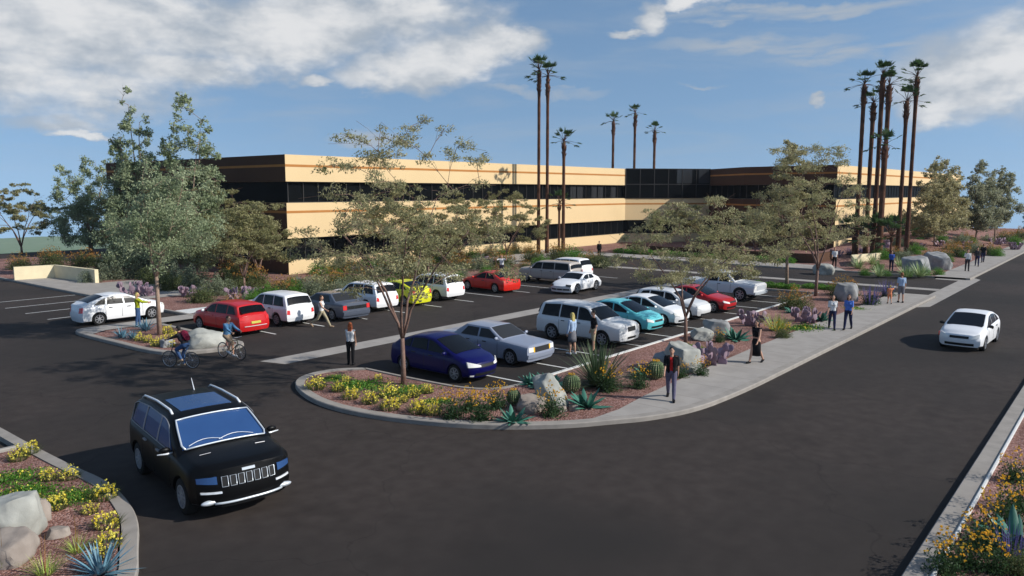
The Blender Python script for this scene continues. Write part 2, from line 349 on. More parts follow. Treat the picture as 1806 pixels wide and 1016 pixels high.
dens=acc+(n1-.5)*1.7+(n2-.5)*.8
mask=dens.mr(-.65,.85)
WS=[(0.3896, 0.1717, 0.1392, 0.0132), (0.2706, 0.1552, 0.1245, 0.0117), (0.4478, 0.1302, 0.0366, 0.0029), (1.1969, 0.0757, 0.0806, 0.0147), (0.6434, 0.1249, 0.0879, 0.0088), (0.8645, 0.0681, 0.0586, 0.0147), (0.3527, 0.2072, 0.2198, 0.0103)]
wac=None
for (a0,e0,ra,re) in WS:
    u=(az-a0)*(1/ra); v=(elw-e0)*(1/re); d=(u*u+v*v)*-1.+1.; wac=d if wac is None else wac._m('MAXIMUM',d)
wm=(wac._m('MAXIMUM',0.)*(n3.mr(.30,.62)))*.95
faint=(nz(5,6,.6,wv.outputs[0],.5).mr(.42,.8))*.36
mask=mask._m('MAXIMUM',wm)._m('MAXIMUM',faint)
mask=mask*(el.mr(.0,.06))
mask=mask*.93
lit=((nz(12,6)-.5)*1.6+(n2-.5)*.5+dens*.30+.15).mr(.0,.75)
cm=N.new('ShaderNodeMix'); cm.data_type='RGBA'; L.new(lit.o,cm.inputs[0]); k=1/SKS
cm.inputs[6].default_value=(.42*k,.47*k,.53*k,1); cm.inputs[7].default_value=(.80*k,.80*k,.80*k,1)
tn=N.new('ShaderNodeMix'); tn.data_type='RGBA'; tn.blend_type='MULTIPLY'; tn.inputs[0].default_value=1; L.new(sky.outputs[0],tn.inputs[6]); tn.inputs[7].default_value=(.96,1.07,1.09,1)
mm=N.new('ShaderNodeMix'); mm.data_type='RGBA'; L.new(mask.o,mm.inputs[0]); L.new(tn.outputs[2],mm.inputs[6]); L.new(cm.outputs[2],mm.inputs[7]); L.new(mm.outputs[2],bg.inputs[0])

# ------------------------------------------------------------------ ground
def sheet(name,poly,z,m,kind='structure'):
    return tag(meshobj(name,[(x,y,z) for x,y in poly],[list(range(len(poly)))],m),kind=kind)
# terrain: a plateau that falls away to a plain behind the site
def terr(x,y):
    d=max(0,y-99.5,(x-172)*.9)
    z=-100*(1-math.exp(-(d/420.)**1.3))
    if d>0: z+=6*mnoise.noise(Vector((x*.004,y*.004,0)))*min(1,d/300.)
    return z
xs=[-1500,-700,-300,-120,-40,0,40,90,140,165,172,178,190,215,250,300,360,440,560,700,900,1150,1450,1800,2300]; ys=[-600,-200,-60,0,40,99.5,104,120,150,200,260,340,450,600,800,1050,1350,1700,2000]
V=[(x,y,terr(x,y)-.05) for y in ys for x in xs]; nx=len(xs)
F=[(j*nx+i,j*nx+i+1,(j+1)*nx+i+1,(j+1)*nx+i) for j in range(len(ys)-1) for i in range(nx-1)]
tag(meshobj('terrain',V,F,M['field'],smooth=True),kind='structure')
sheet('road',[(-120,-80),(171,-80),(171,99),(-120,99)],0,M['asphalt'])

def bed(name,poly,z=.11,m=None,bump=.05):
    """planting bed: triangulated top with slight mounding"""
    bm=bmesh.new(); vs=[bm.verts.new((x,y,z)) for x,y in poly]; bm.faces.new(vs); bmesh.ops.triangulate(bm,faces=bm.faces[:])
    me=D.meshes.new(name); bm.to_mesh(me); bm.free(); me.materials.append(m or M['gravel']); return tag(link(D.objects.new(name,me)),kind='structure')
K=.15
# central bed: roadside edge then lot edge
out=smooth_pl([(19.4,23.2),(18.6,24.0),(17.4,24.2),(16.3,23.6),(15.5,22.0),(15.1,20.3),(15.2,18.3),(15.9,16.1),(16.9,14.3),(18.3,12.8),(19.5,12.0),(20.5,11.3),(22.3,10.6),(24.9,10.4),(27,10.35)],2)
lot=[(53.6,17.0),(21.6,17.0),(20.3,17.3),(19.7,18.2),(19.5,19.8),(19.4,21.6),(19.35,22.9)]
kerb(out+[(57,10.35)],.32,0,K)
kerb([(57,24.6),(53.6,24.6),(53.6,17.0),(47.6,17.0)],.16,0,K); kerb([(47.6,17.0),(21.6,17.0)],.16,0,K+.004,m=M['white_line'])
kerb(smooth_pl([(21.6,17.0),(20.9,17.02),(20.2,17.2),(19.6,18.0),(19.45,19.8),(19.4,21.6),(19.4,23.2)],2)[1:],.16,0,K)
kerb([(57,12.9),(57,24.6)],.16,0,K)
bed('gravel_bed',[(19.3,22.9),(18.5,23.7),(17.4,23.9),(16.5,23.3),(15.8,21.9),(15.4,20.3),(15.5,18.4),(16.2,16.2),(17.2,14.5),(18.5,13.1),(19.6,12.3),(57,12.8),(56.9,24.5),(53.7,24.5),(53.7,16.9),(21.6,16.9),(20.2,17.2),(19.6,18.2)])
inn=offset(out,.30); inn=[p for p in inn if p[1]<12.6 and p[0]>19.0]
sheet('pavement',inn+[(57,10.66),(57,12.85),(41,12.95),(32,12.95),(26,12.8),(22.6,12.65),(20.6,12.45)],K-.004,M['concrete'])
# driveway crossing: concrete apron and drainage strips, flush with the asphalt
sheet('driveway_apron',[(52.2,9.75),(70.8,9.75),(71.8,10.33),(70.2,11.1),(70,12.7),(69.2,12.7),(69.0,11.0),(57.9,11.0),(57.5,12.4),(57.02,12.4),(57.02,10.33),(51.5,10.33)],.004,M['concrete'])
sheet('drainage_strip',[(61.0,11.02),(62.2,11.02),(62.2,46),(61.0,46)],.006,M['concrete'])
sheet('drainage_strip',[(17.75,27.95),(18.1,26.7),(60.9,26.7),(60.9,27.9)],.006,M['concrete'])
# right-hand bed beyond the driveway, with its roadside pavement
kerb([(70,10.35),(170,10.35)],.32,0,K); sheet('pavement',[(70,10.67),(170,10.67),(170,12.9),(70,12.9)],K-.004,M['concrete'])
kerb([(70,46),(70,12.9)],.16,0,K)
sheet('pavement',[(70.16,19.8),(73.2,21.5),(73.8,25),(73.8,46),(70.16,46)],K-.002,M['concrete'])
# mounded planting along the right wing
gx=[70.16,73.8,76,80,85,90,95,100,110,120,130,140,150,160,170]; gy=[12.9,14,16,18,20,22,25,27.4]
def mz(x,y):
    t=min(1,max(0,(x-82)/25.))*min(1,max(0,(158-x)/30.)); u=min(1,max(0,(y-13.2)/9.)); return .11+1.25*t*u*u*(3-2*u)
V=[(x,y,mz(x,y)) for y in gy for x in gx]; nx=len(gx)
tag(meshobj('gravel_bed',V,[(j*nx+i,j*nx+i+1,(j+1)*nx+i+1,(j+1)*nx+i) for j in range(len(gy)-1) for i in range(nx-1)],M['gravel'],smooth=True),kind='structure')
bed('gravel_bed',[(73.8,27.4),(92.4,27.4),(93.9,39),(100,47),(91,54.6),(73.8,54.6)])
sheet('plaza',[(57,46),(73.8,46),(73.8,54.6),(57,54.6)],K-.002,M['concrete'])
kerb([(73.8,46),(57,46)],.16,0,K)
# back bed between lot and building, and its ramp pavement
kerb([(57,46),(57,39.4),(21.75,39.4),(21.75,41.2),(19.6,41.2)],.16,0,K)
kerb([(21.75,92),(21.75,42.2),(21.75,41.3)],.16,0,K)
bed('gravel_bed',[(21.9,39.5),(56.9,39.5),(56.9,54.6),(38,54.6),(37.7,54.6),(37.7,90.4),(21.9,90.4)],.12)
sheet('pavement',[(21.92,49.2),(29,49.2),(29,58.6),(27.4,60.6),(25.1,60.6),(24.9,67.2),(21.92,67.7)],K-.004,M['concrete'])
sheet('concrete_pad',[(21.92,41.3),(24.0,41.3),(24.0,43.0),(21.92,43.0)],K,M['white_line'])
# left island
isl=smooth_pl([(19.4,39.3),(19.4,31.9),(19.0,31.1),(18.2,30.9),(16.9,31.3),(15.9,32.0),(15.55,33.4),(15.5,36),(15.4,39.6),(15.6,40.8),(16.2,41.15),(19.6,41.2)],1)
kerb(isl[::-1],.3,0,K)
bed('gravel_bed',[(19.35,39.6),(19.35,32.0),(18.9,31.3),(18.2,31.2),(17.0,31.6),(16.1,32.2),(15.85,33.5),(15.8,36),(15.75,39.0),(16.6,39.6)],.12)
sheet('pavement',[(15.75,39.0),(16.6,39.6),(21.9,39.6),(21.9,41.1),(16.3,40.95),(15.8,40.5)],K-.003,M['concrete'])
# near-left island
li=smooth_pl([(7.58,46),(7.58,25.6),(7.55,23.3),(7.58,20.3),(7.68,18.8),(7.5,17.4),(7.1,15.9),(6.5,14.7),(6.0,13.6),(5.0,12.3),(3.4,11.2),(0,10.6)],2)
kerb(li[::-1],.32,0,K)
bed('gravel_bed',[(7.3,23.0),(7.3,20.3),(7.4,18.8),(7.2,17.5),(6.8,16.1),(6.2,14.9),(5.7,13.8),(4.8,12.6),(3.3,11.5),(0,10.9),(-8,10.9),(-8,22.9)],.12)
kerb([(-8,23.12),(7.27,23.12)],.14,0,K+.02,m=M['concrete'])
# near-right kerb and bed
kerb([(170,2.9),(6,2.9)],.42,0,K); kerb([(170,2.48),(6,2.48)],.07,0,K+.05,m=M['white_line'],name='lit_edging')  # thin white strip paints the sunlit back edge of the kerb
bed('gravel_bed',[(6,2.41),(6,-6),(170,-6),(170,2.41)],.12)
# parking stripes
mk=MB()
def stripe(x0,y0,x1,y1,w=.11):
    dx,dy=x1-x0,y1-y0; l=math.hypot(dx,dy); nx_,ny_=-dy/l*w/2,dx/l*w/2; n=len(mk.V)
    mk.add([(x0+nx_,y0+ny_,.004),(x0-nx_,y0-ny_,.004),(x1-nx_,y1-ny_,.004),(x1+nx_,y1+ny_,.004)],[(0,1,2,3)])
for i in range(11): stripe(21.85+2.905*i,17.05,21.85+2.905*i,22.3)
for i in range(12): stripe(21.75+2.905*i,32.75,21.75+2.905*i,39.3)
for y in (46.3,49.5,52.7,55.9): stripe(16.4,y,21.6,y)
tag(mk.build('parking_stripes',M['white_line']),kind='structure')

# ------------------------------------------------------------------ building
PL=[(37.8,54.7),(91.3,54.7),(100.6,46.9),(94.0,39.2),(92.4,27.55),(168,27.55),(168,95),(37.8,87.4)]
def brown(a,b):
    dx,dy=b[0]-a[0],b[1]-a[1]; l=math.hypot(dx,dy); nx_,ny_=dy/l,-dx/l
    return 1 if nx_<-.7 else 0  # walls turned towards the left are coloured a darker brown
B=empty('office_building',(60,60,0),label='long two storey cream office block with black window bands behind the car park',cat='office building')
B.location=(0,0,0)
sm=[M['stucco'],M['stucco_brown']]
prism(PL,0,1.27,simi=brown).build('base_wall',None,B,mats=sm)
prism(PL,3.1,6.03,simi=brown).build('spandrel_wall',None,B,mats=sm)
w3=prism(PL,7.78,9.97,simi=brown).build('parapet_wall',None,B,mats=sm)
INN=offset(PL,.45,True)
meshobj('roof',[(x,y,9.975) for x,y in INN],[list(range(len(INN)))],M['roof'],B)
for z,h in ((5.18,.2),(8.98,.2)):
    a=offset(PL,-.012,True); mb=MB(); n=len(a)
    sl=prism(a,z,z+h); sl.build('groove_shade_strip',M['groove_shade'],B)  # coloured strip paints the shade inside the facade groove
def band(z0,z1):
    g=prism(INN,z0,z1,top=False,bottom=False).build('window_band',M['bglass'],B)
    mb=MB(); n=len(INN)
    for i in range(n):
        a,b=INN[i],INN[(i+1)%n]; l=math.dist(a,b); k=max(1,int(l/1.5)); 
        if i>=5: continue
        ang=math.atan2(b[1]-a[1],b[0]-a[0])
        for j in range(k+1):
            t=j/k; T=Matrix.Translation((a[0]+(b[0]-a[0])*t,a[1]+(b[1]-a[1])*t,0))@Matrix.Rotation(ang,4,'Z')
            mb.box(-.03,.03,-.07,.01,z0,z1,T=T)
        T=Matrix.Translation((a[0],a[1],0))@Matrix.Rotation(ang,4,'Z'); mb.box(0,l,-.05,.01,z0,z0+.07,T=T); mb.box(0,l,-.05,.01,z1-.07,z1,T=T)
    mb.build('mullions',M['mullion'],g); return g
band(1.27,3.1); g2=band(6.03,7.78)
# a few panes with drawn blinds read grey
for x in (79.5,81,84.2,85.7,88.8): MB().box(x-.6,x+.6,55.08,55.12,6.1,7.7).build('blind',M['bglass2'],g2)
# glazed entry wall between the wings
p0,p1,p2=PL[1],PL[2],PL[3]
for a,b,t0,t1 in ((p0,p1,.0,1.),):
    l=math.dist(a,b); ang=math.atan2(b[1]-a[1],b[0]-a[0]); T=Matrix.Translation((a[0],a[1],0))@Matrix.Rotation(ang,4,'Z')
    c=MB().box(.02,l,-.12,.0,6.05,10.02,T=T).build('curtain_wall',M['bglass'],B)
    m2=MB(); 
    for j in range(7): m2.box(l*j/6-.04,l*j/6+.04,-.18,-.122,6.05,10.0,T=T)
    m2.box(0,l,-.17,-.124,7.85,7.95,T=T); m2.box(0,l,-.17,-.124,9.93,10.03,T=T); m2.build('mullions',M['mullion'],c)
    MB().box(l*.86,l*.99,-.135,-.121,8.05,9.9,T=T).build('added_reflection_pane',M['bglass2'],c); MB().box(l*.6,l*.78,-.135,-.121,8.05,9.9,T=T).build('added_reflection_pane',M['bglass2'],c)  # lighter panes put in for reflections in the glass
    MB().box(.5,l,-.02,.35,1.3,3.08,T=T).build('entry_glass',M['bglass'],B)
# low garden walls
def wallseg(pts,h,w,label,name='garden_wall',m='wall_cream',z=.1,bat=.0):
    mb=MB(); o=offset(pts,w); n=len(pts)
    poly=list(pts)+o[::-1]; prism(poly,z,z+h,mb); return tag(mb.build(name,M[m]),label,'garden wall')
wallseg([(21.9,67.9),(24.8,67.4),(25.25,60.8)],1.05,-.28,'low cream wall bent round the ramp at the far left, behind the parked white hatchback')
wallseg([(74.6,20.1),(79.0,21.6),(83.5,20.2)],.75,.25,'low tan retaining wall below the palm cluster')
wallseg([(75.6,45),(75.6,24.0),(82,24.0)],.9,.3,'brown retaining wall behind the long green hedge',m='stucco_brown')
# ------------------------------------------------------------------ cars (nose towards +x)
def interp(P,x):
    """P: list of (x,v) with x descending"""
    if x>=P[0][0]: return P[0][1]
    for a,b in zip(P,P[1:]):
        if x>=b[0]: t=(a[0]-x)/(a[0]-b[0]); return a[1]+(b[1]-a[1])*t
    return P[-1][1]
def slab(P,off,t,mb=None,mi=0):
    """closed slab from an (n x m) grid of points, pushed out along off and thick t"""
    mb=mb or MB(); n,m=len(P),len(P[0]); o=Vector(off); 
    top=[Vector(p)+o for r in P for p in r]; bot=[v-o.normalized()*t for v in top]; b=len(mb.V); mb.V+=[tuple(v) for v in top+bot]; N_=n*m
    def q(i,j): return b+i*m+j
    for i in range(n-1):
        for j in range(m-1):
            mb.F.append([q(i,j),q(i+1,j),q(i+1,j+1),q(i,j+1)]); mb.F.append([N_+q(i,j),N_+q(i,j+1),N_+q(i+1,j+1),N_+q(i+1,j)]); mb.mi+=[mi,mi]
    edge=[(i,0) for i in range(n)]+[(n-1,j) for j in range(1,m)]+[(i,m-1) for i in range(n-2,-1,-1)]+[(0,j) for j in range(m-2,0,-1)]
    for a,c in zip(edge,edge[1:]+edge[:1]): mb.F.append([q(*a),N_+q(*a),N_+q(*c),q(*c)]); mb.mi.append(mi)
    return mb
class Car:
    def __init__(s,**k):
        s.L=4.5;s.W=1.78;s.zb=.2;s.wr=.33;s.wx=(1.38,-1.35);s.tum=.30;s.crown=.035;s.nose=.30;s.lean=.35;s.rlean=.22;s.rnose=.16;s.sharp=False;s.fender=0.
        s.arch=1.0
        s.__dict__.update(k)
    def T(s,x):
        w=.01 if s.sharp else .07
        return sum(interp(s.prof,x+d) for d in (-w,-w/2,0,w/2,w))/5
    def Bz(s,x): return interp(s.belt,x)
    def Wx(s,x):
        h=s.W/2; e=s.L/2; f=max(0,(x-(e-.95))/.95); r=max(0,(-x-(e-.8))/.8)
        return h*(1-(.05 if s.sharp else .115)*f*f-(.03 if s.sharp else .08)*r*r)
    def fx(s,y,z,front=True):
        a=abs(y)/(s.W/2); lean=s.lean if front else s.rlean; no=s.nose if front else s.rnose
        if s.sharp: no*=.3
        zc=.55
        v=s.L/2-no*a**3.2-(lean*(z-zc) if z>zc else .35*(zc-z)**1.3)
        return v if front else -v
    def side(s,x,z):
        B=s.Bz(x); return s.Wx(x)*.945-(z-B)*s.tum-(max(0,z-B-.25)**2)*.25
    def ring(s,x):
        T=s.T(x); B=min(s.Bz(x),T-.035); W=s.Wx(x); zb=s.zb
        if x>s.L/2-.5: zb=s.zb+.02
        yb=W*.945; r=[(0.02,zb),(W*.86,zb),(W*.965,zb+.05),(W*.99,min(zb+.16,B-.33)),(W,min(.5,B-.27)),(W*1.0,B-.2),(W*.985,B-.07),(W*.955,B-.015),(yb-.008,B+.0)]
        zt=T-.055 if T-B>.12 else B+(T-B)*.45
        ys=s.side(x,zt) if T-B>.12 else yb-.05
        ym=s.side(x,(B+zt)/2) if T-B>.12 else yb-.03
        r+=[(ym,(B+zt)/2),(ys,zt),(ys-.035,T-.018),(ys-.10,T),(ys*.55,T+s.crown*.8),(0.02,T+s.crown)]
        return r
    def topz(s,x,y):
        T=s.T(x); B=min(s.Bz(x),T-.035); zt=T-.055; ys=s.side(x,zt) if T-B>.12 else s.Wx(x)*.945-.05
        a=min(1,abs(y)/max(.1,ys-.1)); 
        return T+s.crown*(1-a**2.2)
    def body(s):
        e=s.L/2; xs=sorted(set([e,e-.06,e-.15,e-.3]+[-e,-e+.06,-e+.15,-e+.3]+list(np.linspace(-e+.4,e-.4,34))+[p[0]+d for p in s.prof[1:-1] for d in (-.05,0,.05)]))
        xs=[x for i,x in enumerate(xs) if i==0 or x-xs[i-1]>.012]
        mb=MB(); nr=15; V=[];F=[]
        for x in xs:
            r=s.ring(x)
            for sg in (1,-1):
                for (y,z) in r:
                    xx=x
                    if x>e-.5: xx=x+(s.fx(y,z)-e)*((x-(e-.5))/.5)
                    if x<-e+.5: xx=x+(s.fx(y,z,False)+e)*((-x-(e-.5))/.5)
                    V.append((xx,sg*y,z))
        k=2*nr
        for i in range(len(xs)-1):
            a,b=i*k,(i+1)*k
            for j in range(nr-1):
                F.append((a+j,b+j,b+j+1,a+j+1)); F.append((a+nr+j,a+nr+j+1,b+nr+j+1,b+nr+j))
            F.append((a+nr-1,b+nr-1,b+k-1,a+k-1)); F.append((a,a+nr,b+nr,b))
        # end caps as grids
        for end in (0,1):
            base=(len(xs)-1)*k if end else 0; r=s.ring(xs[-1] if end else xs[0]); m=9; idx=[]
            for j,(y,z) in enumerate(r):
                row=[base+nr+j]
                for q in range(1,m):
                    yy=-y+2*y*q/m; zz=z
                    if j>=12: zz=s.T(xs[-1] if end else xs[0])+s.crown*(1-(abs(yy)/max(.1,r[12][0]))**2.2)*.8 if j==12 else z
                    V.append((s.fx(yy,zz,bool(end)),yy,zz)); row.append(len(V)-1)
                row.append(base+j); idx.append(row)
            for j in range(nr-1):
                for q in range(m):
                    f=(idx[j][q],idx[j][q+1],idx[j+1][q+1],idx[j+1][q])
                    F.append(f if end else f[::-1])
        me=D.meshes.new('body'); me.from_pydata(V,[],F); bm=bmesh.new(); bm.from_mesh(me); bmesh.ops.remove_doubles(bm,verts=bm.verts,dist=.0015)
        bmesh.ops.dissolve_degenerate(bm,dist=.0005,edges=bm.edges); bmesh.ops.holes_fill(bm,edges=[ed for ed in bm.edges if ed.is_boundary],sides=0); bmesh.ops.recalc_face_normals(bm,faces=bm.faces); bm.to_mesh(me); bm.free(); me.update()
        o=D.objects.new('body',me); COL.objects.link(o)
        cut=MB(); ra=s.wr*1.16*s.arch
        for wx in s.wx:
            for sg in (1,-1):
                n=24;V2=[];y0,y1=sg*(s.W/2-.36),sg*(s.W/2+.3)
                for y in (y0,y1):
                    for q in range(n): t=2*math.pi*q/n; V2.append((wx+ra*math.cos(t),y,s.wr+ra*math.sin(t)-(.25 if math.sin(t)<-.1 else 0)))
                F2=[(q,(q+1)%n,n+(q+1)%n,n+q) for q in range(n)]+[tuple(range(n-1,-1,-1)),tuple(n+q for q in range(n))]
                if sg<0: F2=[f[::-1] for f in F2]
                cut.add(V2,[f[::-1] for f in F2])
        c=cut.build('cutter',M['rubber']); bm=bmesh.new(); bm.from_mesh(c.data); bmesh.ops.recalc_face_normals(bm,faces=bm.faces); bm.to_mesh(c.data); bm.free()
        md=o.modifiers.new('b','BOOLEAN'); md.operation='DIFFERENCE'; md.object=c; md.solver='EXACT'
        me2=evalmesh(o); D.objects.remove(o); D.objects.remove(c); me2.name='body'; me2.materials.clear()
        ys=[abs(v.co.y) for v in me2.vertices]; 
        if len(me2.polygons)<200 or max(ys)>s.W/2+.04: me2=me; print('BOOLEAN FAILED')
        return me2
def wheelset(root,s,spokes=7,rimmat='alloy',rr=.66):
    t=MB(); w=.105; r=s.wr
    t.lathe([(r*.60,-w),(r*.9,-w*1.02),(r*.98,-w*.85),(r,-w*.5),(r,w*.5),(r*.98,w*.85),(r*.9,w*1.02),(r*.60,w)],28,'y')
    tyre=t.build('tyre',M['rubber'],smooth=True).data
    t0=[o for o in D.objects if o.data==tyre][0]
    m=MB(); ri=r*rr
    m.lathe([(ri*1.02,-w*.95),(ri*1.02,w*1.06),(ri*.92,w*1.06),(ri*.90,w*.7)],28,'y')
    for q in range(spokes):
        a=2*math.pi*q/spokes; T=Matrix.Rotation(a,4,'Y'); m.box(.0,ri*.95,w*.55,w*.98,-ri*.10,ri*.10,T=T)
    m.lathe([(ri*.26,w*.5),(ri*.26,w*1.08),(0.001,w*1.1)],14,'y'); m.lathe([(ri*.95,w*.28),(.01,w*.28)],20,'y',mi=1)
    m0=m.build('rim',None,mats=[M[rimmat],M['black_trim']])
    tw,rm=t0.data,m0.data; D.objects.remove(t0); D.objects.remove(m0)
    for wx in s.wx:
        for sg in (1,-1):
            e=link(D.objects.new('wheel',tw),root); e.location=(wx,sg*(s.W/2-.125),r); e.rotation_euler=(0,random.uniform(0,1),0 if sg>0 else math.pi)
            link(D.objects.new('rim',rm),e)
def front_patch(s,y0,y1,zb0,zb1,zt0,zt1,front=True,off=.012,t=.05,n=7,sym=False):
    P=[]
    for i in range(n):
        u=i/(n-1); y=y0+(y1-y0)*u; b=zb0+(zb1-zb0)*u; tt=zt0+(zt1-zt0)*u
        P.append([(s.fx(y,b+(tt-b)*v,front),y,b+(tt-b)*v) for v in (0,.5,1)])
    return slab(P,(off if front else -off,0,0),t)
def side_window(s,x0b,x1b,x0t,x1t,sg,zl=.05,zh=.085,off=.008,zcap=9):
    P=[]
    for i in range(9):
        u=i/8; xb=x0b+(x1b-x0b)*u; xt=x0t+(x1t-x0t)*u; row=[]
        zbm=s.Bz(xb)+zl; ztm=min(s.T(xt)-zh,zcap)
        for v in (0,.33,.66,1):
            x=xb+(xt-xb)*v; z=zbm+(ztm-zbm)*v; row.append((x,sg*s.side(x,z),z))
        P.append(row)
    return slab(P,(0,sg*off,.002),.03)
def top_glass(s,x0,x1,inset=.10,off=.012,taper=0.):
    P=[]
    for i in range(10):
        x=x0+(x1-x0)*i/9; T=s.T(x); B=s.Bz(x); ys=(s.side(x,T-.055) if T-B>.12 else s.Wx(x)*.945-.06)-inset+taper*i/9
        P.append([(x,ys*v,s.topz(x,ys*v)) for v in (-1,-.66,-.33,0,.33,.66,1)])
    sl=(s.T(x1)-s.T(x0))/(x1-x0); n=Vector((-sl,0,1)).normalized()
    return slab(P,tuple(n*off),.035)
def build_car(name,s,pm,label,cat,loc,rz,sc=1,group=None,glass='cglass',rim='alloy',spokes=7,mirror=None,extra=None,rr=.66):
    root=empty(name,(0,0,0),0,1,label,cat,group)
    b=link(D.objects.new('body',s.body()),root); b.data.materials.append(M[pm]); 
    for p in b.data.polygons: p.use_smooth=True
    try: b.data.set_sharp_from_angle(angle=R(22 if s.sharp else 38))
    except Exception: pass
    top_glass(s,*s.ws).build('windscreen',M[glass],root)
    top_glass(s,*s.bl,inset=.11).build('rear_window',M[glass],root)
    for (a,bb,c,d) in s.sw:
        for sg in (1,-1): side_window(s,a,bb,c,d,sg).build('side_window',M[glass],root)
    wheelset(root,s,spokes,rim,rr)
    mx=s.mx
    for sg in (1,-1):
        m=MB(); y=s.side(mx,s.Bz(mx)+.05); m.ell((mx,sg*(y+.13),s.Bz(mx)+.10),(.055,.11,.07),10,7); m.tube([(mx,sg*(y-.01),s.Bz(mx)+.05),(mx,sg*(y+.08),s.Bz(mx)+.07)],.022)
        m.build('wing_mirror',M[mirror or pm],root,True)
    # lower trim and door lines
    for f in s.feat:
        kind=f[0]
        if kind in('F','R'):
            _,nm,mt,y0,y1,zb0,zb1,zt0,zt1,sym=f[:10]; off=f[10] if len(f)>10 else .012
            for sg in ((1,-1) if sym else (1,)): 
                g=front_patch(s,sg*y0,sg*y1,zb0,zb1,zt0,zt1,kind=='F',off); 
                g.build(nm,M[mt],root)
    for sg in (1,-1):
        for x in s.handles:
            z=s.Bz(x)-.10; hs=MB(); hs.box(x-.09,x+.09,min(sg*(s.Wx(x)-.01),sg*(s.Wx(x)+.03)),max(sg*(s.Wx(x)-.01),sg*(s.Wx(x)+.03)),z-.015,z+.015)
            hs.build('door_handle',M[s.handle_m],root)
        for x in s.doors:
            P=[[(x+dx,sg*s.Wx(x)*k,z) for k,z in ((.992,s.zb+.14),(1.0,.5),(1.0,s.Bz(x)-.2),(.985,s.Bz(x)-.07))] for dx in (-.007,.007)]; slab(P,(0,sg*.004,0),.01).build('door_gap',M['black_trim'],root)
    if extra: extra(s,root)
    root.location=loc; root.rotation_euler=(0,0,R(rz)); root.scale=(sc,)*3
    return root
DEF=dict(handles=(.15,-.75),handle_m='black_trim',doors=(.85,-.2,-1.0))
def lights(hl=(.42,.74,.60,.64,.70,.78),hm='lamp_clear',gr=True,plate=None,rl=(.48,.80,.62,.64,.84,.86),grm='black_trim',rlm='lamp_red',low=True):
    f=[('F','headlight',hm,hl[0],hl[1],hl[2],hl[3],hl[4],hl[5],True),('R','tail_light',rlm,rl[0],rl[1],rl[2],rl[3],rl[4],rl[5],True)]
    if gr: f.append(('F','grille',grm,-.36,.36,.58,.58,.68,.68,False))
    if low: f.append(('F','bumper_intake',grm,-.55,.55,.27,.27,.38,.38,False))
    if plate: f.append(('R','number_plate',plate,-.26,.26,.60,.60,.71,.71,False,.02))
    return f
HATCH=lambda **k: Car(**{**DEF,**dict(L=4.45,W=1.75,wr=.32,wx=(1.33,-1.33),prof=[(2.225,.70),(1.95,.84),(1.35,.97),(.15,1.43),(-.35,1.485),(-.9,1.44),(-1.85,1.14),(-1.98,1.08),(-2.225,1.02)],belt=[(2.225,.66),(1.3,.90),(-1.2,.98),(-2.225,.98)],
   ws=(1.28,.22),bl=(-1.78,-1.0),sw=[(.98,-.02,.35,-.05),(-.10,-.92,-.13,-.85),(-1.0,-1.55,-.93,-1.22)],mx=.92,feat=lights((.44,.77,.58,.66,.68,.80),rl=(.52,.76,.66,.68,.92,.95))),**k})
SUVT=lambda **k: Car(**{**DEF,**dict(L=4.8,W=1.9,wr=.37,wx=(1.42,-1.42),zb=.30,lean=.12,rlean=.10,nose=.18,rnose=.10,tum=.22,prof=[(2.4,.98),(2.25,1.05),(1.25,1.14),(.45,1.66),(.2,1.74),(-1.0,1.78),(-2.05,1.72),(-2.16,1.66),(-2.36,1.12),(-2.4,1.05)],belt=[(2.4,.93),(1.3,1.06),(-2.4,1.10)],
   ws=(1.18,.50),bl=(-2.31,-2.17),sw=[(.90,-.03,.45,-.05),(-.11,-1.0,-.12,-.98),(-1.08,-2.0,-1.06,-1.88)],mx=.85,feat=lights((.52,.80,.70,.72,.88,.88),rl=(.70,.84,.72,.74,1.02,1.02))),**k})
WAGON=lambda **k: Car(**{**DEF,**dict(L=4.5,W=1.8,wr=.34,wx=(1.35,-1.35),zb=.24,prof=[(2.25,.80),(2.0,.92),(1.2,1.02),(.35,1.46),(0,1.52),(-1.0,1.54),(-1.75,1.46),(-2.14,1.04),(-2.25,.95)],belt=[(2.25,.76),(1.2,.96),(-2.25,1.02)],
   ws=(1.12,.42),bl=(-2.08,-1.80),sw=[(.85,-.02,.42,-.04),(-.10,-1.0,-.12,-.98),(-1.08,-1.78,-1.06,-1.5)],mx=.82,feat=lights((.46,.78,.62,.66,.76,.82),rl=(.60,.82,.70,.72,.92,.94))),**k})
SEDAN=lambda **k: Car(**{**DEF,**dict(L=4.9,W=1.85,wr=.33,wx=(1.5,-1.4),sharp=True,crown=.015,tum=.42,lean=.10,rlean=.08,nose=.3,prof=[(2.45,.86),(2.4,.885),(1.05,.98),(.25,1.40),(-1.0,1.42),(-1.62,1.02),(-2.4,.98),(-2.45,.95)],belt=[(2.45,.82),(1.1,.93),(-2.45,.95)],
   ws=(1.00,.30),bl=(-1.58,-1.06),sw=[(.85,-.18,.32,-.18),(-.28,-1.2,-.28,-.90)],mx=.85,feat=[('F','headlight','lamp_clear',.55,.80,.62,.62,.80,.80,True),('F','turn_lamp','lamp_amber',.47,.545,.60,.60,.80,.80,True),('F','grille','cglass_grey',-.45,.45,.60,.60,.80,.80,False),('F','bumper','paint_silver',-.86,.86,.36,.36,.52,.52,False,.05),
   ('R','tail_light','lamp_red',.62,.86,.68,.68,.90,.90,True),('R','rear_panel','lamp_dark',-.6,.6,.70,.70,.88,.88,False)]),**k})
